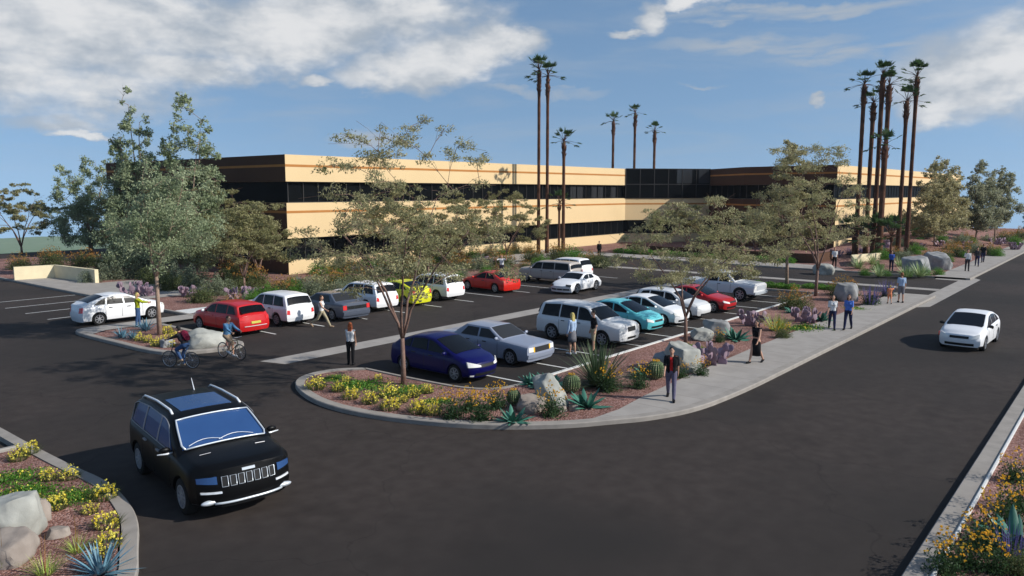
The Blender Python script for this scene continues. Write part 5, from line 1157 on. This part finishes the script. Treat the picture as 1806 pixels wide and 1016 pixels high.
# ------------------------------------------------------------------ trees
def make_tree(name,loc,label,cat,C,Rc,leafm_,barkm,nleaf,ll,lw,r0=.13,fork=1.5,stems=3,group=None,up=.0,sep=None,flat=.55,seed=1,droop=0.):
    """C: cluster centres relative to the foot; Rc: cluster radii"""
    rng=np.random.default_rng(seed); root=empty(name,loc,0,1,label,cat,group); C=np.asarray(C,float); Rc=np.asarray(Rc,float)
    mb=MB(); rnd=random.Random(seed); fk=Vector((rnd.uniform(-.1,.1),rnd.uniform(-.1,.1),fork))
    pts=[Vector((0,0,-.1)),Vector((fk.x*.3,fk.y*.3,fork*.5)),fk]; mb.tube(pts,[r0*1.25,r0,r0*.85],9)
    ctr=C.mean(0); ends=[]
    def bez(a,b,c,d,n=9): return [a*(1-t)**3+b*3*t*(1-t)**2+c*3*t*t*(1-t)+d*t**3 for t in [i/(n-1) for i in range(n)]]
    for s in range(stems):
        a=2*math.pi*s/stems+rnd.uniform(-.5,.5); k=np.argmax([(c[0]-ctr[0])*math.cos(a)+(c[1]-ctr[1])*math.sin(a)+.25*c[2] for c in C]); t=Vector(C[k])*.62+Vector((ctr[0],ctr[1],C[:,2].max()*.8))*.38
        l_=(t-fk).length; B_=bez(fk-Vector((0,0,.12)),fk+Vector((math.cos(a)*.10*l_,math.sin(a)*.10*l_,.30*l_)),fk.lerp(t,.6)+Vector((rnd.uniform(-.3,.3),rnd.uniform(-.3,.3),.12*l_)),t)
        B_=[B_[0]]+[q+Vector((rnd.gauss(0,.03),rnd.gauss(0,.03),0)) for q in B_[1:-1]]+[B_[-1]]; mb.tube(B_,[r0*(.66-.54*i/8) for i in range(9)],7); ends+=B_[3:]
    for c in sorted(C.tolist(),key=lambda q:(Vector(q)-fk).length):
        c_=Vector(c); e=min(ends,key=lambda q:(q-c_).length+max(0,q.z-c_.z)*1.2+.35*max(0,(q-fk).length-(c_-fk).length)); ends.append(c_); L_=(c_-e).length
        mid=e.lerp(c_,.5)+Vector((rnd.uniform(-.1,.1),rnd.uniform(-.1,.1),.05))*L_
        mb.tube([e,mid,c_],[r0*.16,r0*.10,.008],5,cap=False)
        for _ in range(2):
            t=c_+Vector((rnd.gauss(0,.6),rnd.gauss(0,.6),rnd.gauss(0,.3)))*0.9*min(1,L_); mb.tube([mid,mid.lerp(t,.5)+Vector((0,0,.04)),t],[r0*.07,r0*.05,.005],4,cap=False)
    mb.build('trunk',M[barkm],root,True)
    w=Rc**2; w=w/w.sum(); ci=rng.choice(len(C),nleaf,p=w)
    # sub-sprays inside each cluster keep the outline ragged
    K=9; sub=rng.normal(size=(len(C),K,3)); sub/=np.linalg.norm(sub,axis=2)[:,:,None]; sub*=rng.uniform(.35,1,(len(C),K))[:,:,None]; sub[:,:,2]*=flat
    si=rng.integers(0,K,nleaf); P=C[ci]+sub[ci,si]*Rc[ci][:,None]+rng.normal(size=(nleaf,3))*np.array([1,1,flat])*(Rc[ci]*.20)[:,None]
    P[:,2]-=droop*np.hypot(P[:,0]-ctr[0],P[:,1]-ctr[1]); P[:,2]=np.maximum(P[:,2],.4)
    leafobj('crown',leaves(P,ll,lw,rng,up),M[leafm_],root)
    return root
def spread(n,w,z0,z1,cx=0,cy=0,seed=1,r=(.5,1.0),top=.6):
    rng=np.random.default_rng(seed); C=[];Rr=[]
    while len(C)<n:
        u=rng.uniform(-1,1,3); 
        if np.linalg.norm(u)>1 or np.linalg.norm(u)<.25: continue
        z=z0+(z1-z0)*((u[2]+1)/2); k=(z-z0)/(z1-z0); wr=w/2*(1.0-.62*max(0,k-.25)/.75)*(.75+.25*min(1,k/.2)); q=np.array([cx+u[0]*wr/max(.5,math.sqrt(1-min(.75,u[2]**2))),cy+u[1]*wr/max(.5,math.sqrt(1-min(.75,u[2]**2))),z])
        if any(np.linalg.norm(q-c)<r[0]*.7 for c in C): 
            if rng.random()<.85: continue
        C.append(q); Rr.append(rng.uniform(*r)*(1-.35*k))
    return C,Rr
def cone(n,w,z0,z1,seed=1,peaks=((0,0,1),),r=(.4,.8),be=(1.1,1.25),tip=.55):
    rng=np.random.default_rng(seed); C=[];Rr=[]
    for _ in range(n):
        px_,py_,ph=peaks[rng.integers(len(peaks))]; zt=z0+(z1-z0)*ph; k=rng.beta(*be); z=z0+(zt-z0)*k
        pr=w/2*(min(1,(k+.12)/.3))**.6*(1-k)**.62*(.75 if len(peaks)>1 else 1); a=rng.uniform(0,2*math.pi); q=pr*math.sqrt(rng.uniform(.1,1))
        C.append((px_*(.4+.6*k)+q*math.cos(a),py_*(.4+.6*k)+q*math.sin(a),z)); Rr.append(rng.uniform(*r)*(1-tip*k)+.12*(1-tip)/.45)
    return C,Rr
# lateral directions as seen from the street corner side
LX,LY=math.sin(AZ),-math.cos(AZ)
C,Rr=spread(95,9.6,3.4,7.9,.4*LX,.4*LY,3,(.35,.75)); C2,R2=spread(26,6.8,7.0,9.6,.2*LX,.2*LY,9,(.4,.7)); 
make_tree('paloverde_tree',(18.6,20.2,.1),'airy multi-stemmed tree with forked pale trunk in the middle of the foreground kerbed bed','tree',C+C2,Rr+R2,'leaf_verde','bark_brown',20000,.12,.040,.085,1.75,5,seed=5)
C,Rr=spread(80,8.4,2.6,6.7,.2*LX,.2*LY,13,(.35,.75))
make_tree('paloverde_tree',(32.1,15.9,.1),'low wide airy tree with red-brown trunk beside the front row of parked cars','tree',C,Rr,'leaf_verde','bark_brown',18000,.12,.040,.08,1.25,4,seed=6)
C,Rr=spread(85,9.6,2.9,9.0,-.6*LX,-.6*LY,23,(.45,.9)); C2,R2=spread(16,6.4,8.0,10.7,-.6*LX,-.6*LY,29,(.5,.85))
make_tree('paloverde_tree',(52.0,16.5,.1),'tall airy olive-green tree at the end of the car park beside the orange shrub','tree',C+C2,Rr+R2,'leaf_verde','bark_brown',19000,.15,.054,.10,1.9,4,seed=7)
C,Rr=cone(60,5.2,2.6,10.4,33)
make_tree('pistache_tree',(55.3,19.6,.1),'slim yellow-green tree with pale straight trunk at the end of the car park','tree',C,Rr,'leaf_pist','bark_pale',14000,.16,.10,.11,2.8,3,seed=8)
C,Rr=cone(90,6.6,3.9,8.6,43,((.2*LX,.2*LY,1.0),(1.7*LX,1.7*LY,.9)),(.4,.75))
make_tree('silver_leaf_tree',(17.75,36.4,.1),'airy silvery-green tree with slim bare trunk rooted in the left kerbed island','tree',C,Rr,'leaf_silver','bark_pale',15000,.13,.06,.10,2.9,4,seed=9,flat=.9)
for i,(x,y,h,w,lab) in enumerate([(29.2,63.0,14.9,6.0,'tall dense silvery-green cone of a tree, left one of the pair behind the white liftback'),(31.6,59.0,14.9,7.6,'tall dense silvery-green tree, right one of the pair, broader, behind the red estate car')]):
    C,Rr=cone(190,w,1.0,h,143+i,((0,0,1),(.22*w*LX,.22*w*LY,.84),(-.2*w*LX,-.2*w*LY,.72)),(.55,.95),(1.0,1.1),.72); make_tree('silver_leaf_tree',(x,y,.1),lab,'tree',C,Rr,'leaf_silver','bark_pale',34000,.20,.10,.15,1.6,4,seed=120+i,flat=1.0)
C,Rr=cone(110,9.5,1.2,10.8,53,((-2.2,1.5,.9),(0,0,1),(2,-1.4,1.0)),(.6,1.1))
make_tree('silver_leaf_tree',(38.2,93.5,0),'pale silvery tree standing behind the left end of the office block','tree',C,Rr,'leaf_silver','bark_pale',22000,.24,.12,.2,2,3,seed=10,flat=.9)
C,Rr=spread(55,9.2,2.0,7.8,0,0,63,(.5,.95))
make_tree('mesquite_tree',(32.6,98.0,0),'dark open mesquite at the far left edge of the asphalt','tree',C,Rr,'leaf_mesq','bark_brown',15000,.22,.09,.12,.8,5,seed=11)
GM='airy mesquites in front of the office block'
for i,(x,y,w,z0,z1,n,lf,lab) in enumerate([(30.5,66.0,8.0,1.6,8.2,36,9000,'dark mesquite against the shaded end wall, left part'),(33.0,51.5,6.4,1.4,6.2,30,8000,'bushy mesquite left of the lit facade corner, low crown'),(33.5,58.0,7.6,2.2,7.6,34,9000,'mesquite left of the building corner, rising behind the left shrubs'),(29.5,48.0,6.0,2.0,6.6,26,7000,'mesquite shading the parked red estate car from the back bed'),
  (47.0,51.5,8.4,1.8,7.6,34,7500,'mesquite in front of the lit facade right of the building corner'),(53.5,50.0,7.6,1.8,6.8,34,8500,'dense mesquite behind the yellow hatchback and white SUVs'),(58.5,48.5,8.6,1.8,7.2,36,8500,'mesquite just left of the three tall middle palms'),
  (43.0,43.6,5.6,1.6,4.8,26,6500,'low mesquite overhanging the noses of the back-row cars'),(80.5,40.0,8,1.6,5.6,26,6000,'dark mesquite in front of the recessed entrance glass'),(79,31.5,7.6,1.6,5.4,26,6000,'mesquite in front of the brown wall of the right wing')]):
    C,Rr=spread(int(n*1.9),w*1.05,z0,z1,0,0,70+i,(.4,.85)); make_tree('mesquite_tree',(x,y,.1),lab,'tree',C,Rr,'leaf_mesq','bark_brown',int(lf*2.3),.17,.065,.085,1.0,4,GM,seed=20+i)
GP='pointed yellow-green trees along the right-hand bed'
for i,(x,y,w,z1,z,lab,lfm) in enumerate([(99.8,18.6,7.4,10.8,.25,'broad yellow-green pistache nearest the palm cluster, in front of the right wing','leaf_pist'),(107.5,19.5,6.0,9.6,.9,'yellow-green pistache in front of the far end of the right wing','leaf_pist'),(114,16.6,5.2,10.4,.35,'olive-green pointed tree just past the end of the right wing','leaf_olive'),(121,15.4,5.6,10.3,.2,'farthest pointed tree in the right-hand bed','leaf_olive')]):
    C,Rr=cone(95,w*1.1,2.2,z1,83+i,((0,0,1),(w*.22,-w*.2,.86),(-w*.24,w*.1,.8)),(.5,.95)); make_tree('pistache_tree',(x,y,z),lab,'tree',C,Rr,lfm,'bark_pale',17000,.22,.14,.11,2.2,3,GP,seed=40+i,flat=.85)
# far trees beyond the street end
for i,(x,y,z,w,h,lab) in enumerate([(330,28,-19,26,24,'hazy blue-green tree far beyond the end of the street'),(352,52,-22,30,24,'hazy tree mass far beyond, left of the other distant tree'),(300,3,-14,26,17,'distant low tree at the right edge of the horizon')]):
    C,Rr=cone(30,w,3,h,93+i,((0,0,1),(w*.3,w*.1,.8)),(2,4)); make_tree('distant_tree',(x,y,z),lab,'tree',C,Rr,'leaf_far_hazed','bark_brown',3500,1.5,1.0,.5,4,3,None,seed=60+i,flat=.9)
# ------------------------------------------------------------------ palms
def palm_crown(seed,sc=1.):
    rng=random.Random(seed); mb=MB(); F=MB()
    for i in range(17):
        a=rng.uniform(0,2*math.pi); el_=rng.choice([85,72,60,48,36,66,54,25]) if i<13 else rng.uniform(-18,2); e=R(el_); L0=(.85+rng.uniform(0,.3))*sc*(1.3 if i>=13 else 1.0)
        d=Vector((math.cos(a)*math.cos(e),math.sin(a)*math.cos(e),math.sin(e))); b=Vector((0,0,.05)); tip=b+d*L0+Vector((0,0,-.08*L0)); mb.tube([b,b+d*L0*.5+Vector((0,0,.03)),tip],[.035,.02,.012],4)
        s=d.cross(Vector((0,0,1))); s=s.normalized() if s.length>.05 else Vector((1,0,0)); u=s.cross(d)
        for k in range(13):
            t=(k-6)/6*1.35; dd=(d*math.cos(t)+s*math.sin(t)+u*rng.uniform(-.15,.15)).normalized(); l=.62*sc*(1-.25*abs(t))*rng.uniform(.85,1.1); w=dd.cross(u).normalized()*.045*sc
            m=tip+dd*l*.55; e2=tip+dd*l+Vector((0,0,-.12*l)); n=len(F.V); F.V+=[tuple(v) for v in (tip-w*.4,tip+w*.4,m+w,e2,m-w)]; F.F+=[[n,n+1,n+2,n+3,n+4]]; F.mi+=[0]
    return mb,F
pc=[]
for s in range(3):
    a,b=palm_crown(s+1,1.1); pc.append((a.build('petioles',M['bark_palm']),b.build('fronds',M['leaf_palm'])))
def palm(x,y,z,h,r,label,group,i,lean=(0,0)):
    root=empty('fan_palm',(x,y,z),random.uniform(0,6),1,label,'palm tree',group); n=26; P=[];Q=[]
    for k in range(n+1):
        t=k/n; P.append((lean[0]*t,lean[1]*t,h*t)); Q.append(r*.68*(1.25-.35*min(1,t*3) if t<.33 else .9)*(1+random.uniform(-.05,.05))*(1 if t<.86 else 1+.28*math.sin((t-.86)/.14*math.pi)))
    tr=MB().tube(P,Q,10); 
    for k in range(40):   # frayed leaf bases under the crown
        a=random.uniform(0,6.28); zz=h*(1-random.uniform(0,.10)); tr.tube([(lean[0]+r*.6*math.cos(a),lean[1]+r*.6*math.sin(a),zz-.3),(lean[0]+r*1.15*math.cos(a),lean[1]+r*1.15*math.sin(a),zz)],[.05,.015],4)
    tr.build('trunk',M['bark_palm'],root,True)
    s0,f0=pc[i%3]; cr=link(D.objects.new('crown',f0.data),root); cr.location=(lean[0],lean[1],h); cr.scale=(random.uniform(.95,1.15),)*3; st=link(D.objects.new('petioles',s0.data),cr)
    return root
GA='tall fan palms in the middle bed by the facade'; GB='cluster of fan palms at the right'; GC='fan palms seen above the roof'
for i,a in enumerate([(68.8,52.3,0,20.0,.27,'tallest palm of the middle group, leftmost',GA),(68.9,51.2,0,19.3,.27,'second tall palm of the middle group, slightly shorter than its left neighbour',GA),(68.2,48.5,0,12.2,.27,'shorter palm of the middle group standing right of the two tallest',GA),(69.8,50.2,0,5.6,.2,'small palm with crown in front of the upper window band of the left wing',GA),
  (85.9,23.4,.4,17.4,.34,'leftmost palm of the right cluster',GB),(86.6,22.6,.4,15.6,.34,'second palm from the left in the right cluster, lower crown',GB),(85.6,21.6,.4,18.2,.36,'tallest palm of the right cluster',GB),(85.4,20.9,.3,17.2,.36,'palm just right of the tallest in the right cluster',GB),(83.9,20.6,.2,11.3,.42,'short thick palm in the centre of the right cluster',GB),(87.2,19.6,.3,15.7,.32,'second palm from the right in the right cluster',GB),(90.0,19.4,.4,18.3,.32,'rightmost palm of the right cluster',GB),
  (103.6,64.4,0,17.6,.33,'left of three palms showing above the roof',GC),(105.3,61.6,0,18.8,.33,'middle and tallest of three palms showing above the roof',GC),(106.8,59.0,0,16.1,.33,'right and lowest of three palms showing above the roof',GC)]):
    palm(*a,i)
for i,(x,y,l) in enumerate([(83.5,23.0,'left'),(84.2,21.2,'middle'),(83.0,19.3,'right')]):
    r_=palm(x,y,.2,2.3,.16,'young palm with dark low crown, %s one at the foot of the palm cluster'%l,'young palms under the palm cluster',i)
    for c in kids(r_):
        if c.name.startswith('crown'): c.scale=(1.5,)*3
# ------------------------------------------------------------------ small plants
PROTO={}
def proto(name,cat,parts):
    r=empty(name,(0,0,0)); 
    for (pn,ob) in parts: ob.name=pn; ob.parent=r
    PROTO.setdefault(name,[]).append((r,cat)); return r
def dome(rng,n,w,h,z0=.0,shell=.5):
    u=rng.normal(size=(n,3)); u/=np.linalg.norm(u,axis=1)[:,None]; u[:,2]=np.abs(u[:,2]); r=rng.uniform(shell,1,n)[:,None]*(1+.22*np.sin(u[:,:1]*7+u[:,1:2]*5+2*u[:,2:3]))
    P=u*r*np.array([w/2,w/2,h]); P[:,2]+=z0; return P
def blades(n,L,w,rng,e0=30,e1=85,bend=.25,seg=3,base=.06,taper='t',thick=False):
    """tapering curved blades from a rosette centre, each one strip"""
    V=[];F=[]
    for i in range(n):
        a=rng.uniform(0,2*math.pi); e=R(rng.uniform(e0,e1)); l=L*rng.uniform(.75,1.1); d=np.array([math.cos(a)*math.cos(e),math.sin(a)*math.cos(e),math.sin(e)]); s=np.array([-math.sin(a),math.cos(a),0]); p0=np.array([math.cos(a),math.sin(a),0])*base
        nrm=np.cross(s,d); b=len(V)
        for k in range(seg+1):
            t=k/seg; c=p0+d*l*t+np.array([math.cos(a)*.3,math.sin(a)*.3,-1])*bend*l*t*t; 
            ww=w*(math.sin(math.pi*min(1,.28+.72*t))**.7 if taper=='a' else (1-t*.9)) 
            if k==seg: ww=w*.04
            V+= [tuple(c-s*ww/2+nrm*ww*.28*(1 if taper=='a' else .1)),tuple(c),tuple(c+s*ww/2+nrm*ww*.28*(1 if taper=='a' else .1))]
            if k: q=b+(k-1)*3; F+=[(q,q+1,q+4,q+3),(q+1,q+2,q+5,q+4)]
    return V,F
r_=np.random.default_rng(5); pr=random.Random(5)
def strap(n,L,w,rng_,spread_=.3):
    V,F=blades(n,L,w,rng_,45,88,.2,2,spread_); return V,F
for v in range(3):
    V,F=strap(120,.40,.026,pr,.24); f=meshobj('foliage',V,F,M['leaf_shrub']); P=dome(r_,75,.58,.44,.08,.7); bl=leafobj('blossoms',leaves(np.repeat(P,2,0)+r_.normal(size=(len(P)*2,3))*.015,.065,.055,r_,.6),M['bloom_yellow']); proto('yellow_bush','flowering bush',[('foliage',f),('blossoms',bl)])
for v in range(3):
    P=dome(r_,900,.80,.62,0,.2); f=leafobj('foliage',leaves(P,.07,.035,r_,.4),M['leaf_dark']); P=dome(r_,95,.80,.66,.14,.92); P=P[P[:,2]>.45]; bl=leafobj('blossoms',leaves(np.repeat(P,3,0)+r_.normal(size=(len(P)*3,3))*.012,.05,.042,r_,.2),M['bloom_gold'])
    V,F=blades(30,.75,.010,pr,50,85,.05,2,.1); st=meshobj('stems',V,F,M['leaf_dark']); proto('golden_bush','flowering bush',[('foliage',f),('blossoms',bl),('stems',st)])
for v in range(2):
    V,F=blades(26,.62,.15,pr,12,80,.18,5,.05,'a'); proto('agave','agave',[('leaves',meshobj('leaves',V,F,M['leaf_agave'],smooth=True))])
for v in range(2):
    V,F=blades(60,.62,.07,pr,8,82,.10,3,.05); proto('blue_agave','agave',[('leaves',meshobj('leaves',V,F,M['leaf_blue'],smooth=True))])
V,F=blades(360,1.35,.042,pr,0,88,.10,3,.10); proto('spiky_yucca','yucca',[('blades',meshobj('blades',V,F,M['leaf_yucca']))])
V,F=blades(110,1.1,.055,pr,15,85,.12,3,.10); proto('pale_yucca','yucca',[('blades',meshobj('blades',V,F,M['leaf_pale']))])
V,F=blades(110,.85,.030,pr,30,88,.16,3,.18); P=dome(r_,60,.9,.35,.05,.8); proto('lime_yucca','yucca',[('blades',meshobj('blades',V,F,M['leaf_lime'])),('blossoms',leafobj('blossoms',leaves(P,.07,.06,r_),M['bloom_gold']))])
V,F=blades(90,.42,.012,pr,35,88,.2,2,.07); V2,F2=blades(2,.85,.02,pr,82,89,.0,2,.0); proto('grass_tuft','grass tuft',[('blades',meshobj('blades',V,F,M['leaf_lime'])),('seed_stalk',meshobj('seed_stalk',V2,F2,M['bloom_orange']))])
for v in range(2):   # ribbed barrel cactus
    b=MB(); n=44; prof=[]; V=[];F=[]; m=12
    for i in range(m+1):
        ph=math.pi*(.5*i/m*2)*.96+.02; z=.30+.30*-math.cos(ph)*1.0; 
        for k in range(n):
            t=2*math.pi*k/n; rr=.27*math.sin(ph)**.75*(1+(.07 if k%2 else -.05)); V.append((rr*math.cos(t),rr*math.sin(t),z))
    for i in range(m):
        for k in range(n): k2=(k+1)%n; F.append((i*n+k,i*n+k2,(i+1)*n+k2,(i+1)*n+k))
    F.append(tuple(m*n+k for k in range(n)))
    bo=meshobj('ribbed_body',V,F,M['barrel'],smooth=False); P=[]
    for i in range(2,m):
        ph=math.pi*(.5*i/m*2)*.96+.02
        for k in range(1,n,2): t=2*math.pi*k/n; rr=.27*math.sin(ph)**.75*1.09; P.append((rr*math.cos(t),rr*math.sin(t),.30-.30*math.cos(ph)))
    sp_=leafobj('spines',leaves(np.repeat(np.array(P),2,0),.055,.014,r_),M['spine']); P=[(.10*math.cos(a),.10*math.sin(a),.61+r_.uniform(0,.03)) for a in np.linspace(0,6.2,26)]
    fl=leafobj('flower_crown',leaves(np.array(P),.07,.05,r_,.8),M['bloom_gold']); proto('barrel_cactus','cactus',[('ribbed_body',bo),('spines',sp_),('flower_crown',fl)])
for v in range(3):   # purple prickly pear
    b=MB()
    def pad(p,d,l,w,depth):
        d=d.normalized(); s=Vector((pr.uniform(-1,1),pr.uniform(-1,1),pr.uniform(-.2,.2))); s=(s-d*s.dot(d)).normalized(); n_=d.cross(s); T=Matrix((s,n_,d)).transposed().to_4x4()
        b.ell(p+d*l*.48,(w/2,.028,l/2),16,11,T=T)
        if depth>0:
            for _ in range(pr.choice([1,1,2])): dd=(d+s*pr.uniform(-.9,.9)+Vector((0,0,.35))).normalized(); pad(p+d*l*.86+s*pr.uniform(-.3,.3)*w,dd,l*pr.uniform(.75,.95),w*pr.uniform(.8,1),depth-1)
    for k in range(8):
        a=2*math.pi*k/8+pr.uniform(-.4,.4); q=pr.uniform(.12,.34); pad(Vector((q*math.cos(a),q*math.sin(a),-.03)),Vector((.7*math.cos(a),.7*math.sin(a),1)),.33,.31,2)
    proto('prickly_pear','cactus',[('pads',b.build('pads',M['pear'],smooth=True))])
for v in range(3):
    P=dome(r_,2600,2.0,.95,0,.35); f=leafobj('foliage',leaves(P,.11,.05,r_,.5),M['leaf_shrub']); P=dome(r_,620,2.05,1.15,.05,.82); P=P[P[:,2]>.6]; bl=leafobj('blossoms',leaves(P,.12,.05,r_,.9),M['bloom_orange']); proto('orange_shrub','shrub',[('foliage',f),('blossoms',bl)])
for nm,ml in (('grey_shrub','leaf_grey'),('dark_shrub','leaf_shrub'),('green_shrub','leaf_bright')):
    for v in range(2): P=dome(r_,3200,1.9,1.1,0,.3); proto(nm,'shrub',[('foliage',leafobj('foliage',leaves(P,.11,.05,r_,.2),M[ml])),('stems',(lambda V_F: meshobj('stems',V_F[0],V_F[1],M['bark_brown']))(blades(16,1.0,.02,pr,40,85,.0,2,.08)))])
for v in range(2):
    P=dome(r_,900,.9,.6,0,.3); V,F=blades(46,1.0,.05,pr,60,89,.03,3,.22); proto('lavender','shrub',[('foliage',leafobj('foliage',leaves(P,.09,.035,r_,.8),M['leaf_dark'])),('flower_spikes',meshobj('flower_spikes',V,F,M['bloom_lav']))])
for v in range(2):
    P=r_.uniform(-1,1,(2600,3))*np.array([1.6,.7,.0]); P[:,2]=r_.uniform(0,.5,2600)*(1-.3*np.abs(np.sin(P[:,0]*3))); proto('green_hedge','hedge',[('foliage',leafobj('foliage',leaves(P,.14,.07,r_,.4),M['leaf_bright']))])
for v in range(2):
    P=r_.normal(size=(900,3))*np.array([.42,.30,0]); P[:,2]=np.abs(r_.normal(size=900))*.05; Q=P[:40].copy(); Q[:,2]+=.06; proto('ground_cover','ground cover',[('foliage',leafobj('foliage',leaves(P,.09,.045,r_,.2),M['leaf_bright'])),('blossoms',leafobj('blossoms',leaves(Q,.06,.055,r_,.2),M['bloom_yellow']))])
def rock(seed,dim,sharp=.35):
    bm=bmesh.new(); bmesh.ops.create_icosphere(bm,subdivisions=4,radius=1); rr=random.Random(seed); pl=[]
    pl.append((Vector((rr.uniform(-.25,.25),rr.uniform(-.25,.25),1)).normalized(),.62))
    for _ in range(11):
        n=Vector((rr.uniform(-1,1),rr.uniform(-1,1),rr.uniform(-.3,.6))).normalized(); pl.append((n,rr.uniform(.70,.94)))
    for v in bm.verts:
        for n,d in pl:
            k=v.co.dot(n)-d
            if k>0: v.co-=n*k*(1-sharp*.3)
        v.co*=1+.12*mnoise.noise(v.co*1.9+Vector((seed,0,0)))+.05*mnoise.noise(v.co*5)+.02*mnoise.noise(v.co*13)
        v.co=Vector((v.co.x*dim[0],v.co.y*dim[1],v.co.z*dim[2]))
    me=D.meshes.new('boulder'); bm.to_mesh(me); bm.free(); me.polygons.foreach_set('use_smooth',[True]*len(me.polygons))
    try: me.set_sharp_from_angle(angle=R(40))
    except Exception: pass
    return me
def boulder(x,y,z,dim,rz,m,label,seed,tilt=0):
    o=link(D.objects.new('boulder',rock(seed,dim))); o.data.materials.append(M[m]); o.location=(x,y,z); o.rotation_euler=(R(tilt),0,R(rz)); tag(o,label,'boulder'); return o
for i,a in enumerate(BOULDERS): boulder(*a[:7],i+3,a[7])
used={}
_r=random.Random(3)
for i in range(22):
    PLANTS.append((_r.choice(['orange_shrub','green_shrub','grey_shrub','dark_shrub','orange_shrub']),39.5+i*1.35+_r.uniform(-.3,.3),53.3+_r.uniform(-.5,.5),.11,_r.uniform(.75,1.05),'mixed shrub in the continuous row along the foot of the lit facade'))
for i in range(16):
    PLANTS.append((_r.choice(['orange_shrub','green_shrub','grey_shrub']),24.5+i*1.95+_r.uniform(-.4,.4),42.2+_r.uniform(-1,1.2),.11,_r.uniform(.6,.9),'mixed low shrub in the loose row just behind the back row of cars'))
for i in range(22):
    x_,y_=_r.uniform(80,112),_r.uniform(15.5,25); PLANTS.append((_r.choice(['orange_shrub','green_shrub','grey_shrub','lavender','prickly_pear']),x_,y_,mz(x_,y_),_r.uniform(.8,1.2),'mixed desert plant scattered on the mound by the right palm cluster'))
GRP={'yellow_bush':'yellow flowering bushes in the beds','golden_bush':'golden flowering bushes in the beds','agave':'green agaves in the beds','blue_agave':'blue agaves in the beds','pale_yucca':'pale yuccas by the driveway','barrel_cactus':'barrel cacti in the central bed','prickly_pear':'purple prickly pears in the beds','orange_shrub':'orange-topped shrubs','grey_shrub':'grey-green shrubs','dark_shrub':'dark green shrubs','green_shrub':'bright green shrubs','lavender':'lavender clumps','green_hedge':'bright green hedging','ground_cover':'patches of ground cover','grass_tuft':'grass tufts'}
for (k,x,y,z,sc,lab) in PLANTS:
    lst=PROTO[k]; i=used.get(k,0); used[k]=i+1
    src,cat=lst[i%len(lst)]
    o=src if i<len(lst) else copy_tree(src)
    s=sc*random.uniform(.95,1.05); o.location=(x,y,z); o.rotation_euler=(0,0,random.uniform(0,6.28) if k!='green_hedge' else (sc_rot:=R(90))); o.scale=(s,s,s*random.uniform(.92,1.08)); tag(o,lab,cat,'mixed planting rows and mounds' if lab.startswith('mixed') else GRP.get(k))
for k,l in PROTO.items():
    for i,(r0,c) in enumerate(l):
        if i>=used.get(k,0):
            for ch in kids(r0): D.objects.remove(ch)
            D.objects.remove(r0)
for a,b in pc: D.objects.remove(a); D.objects.remove(b)
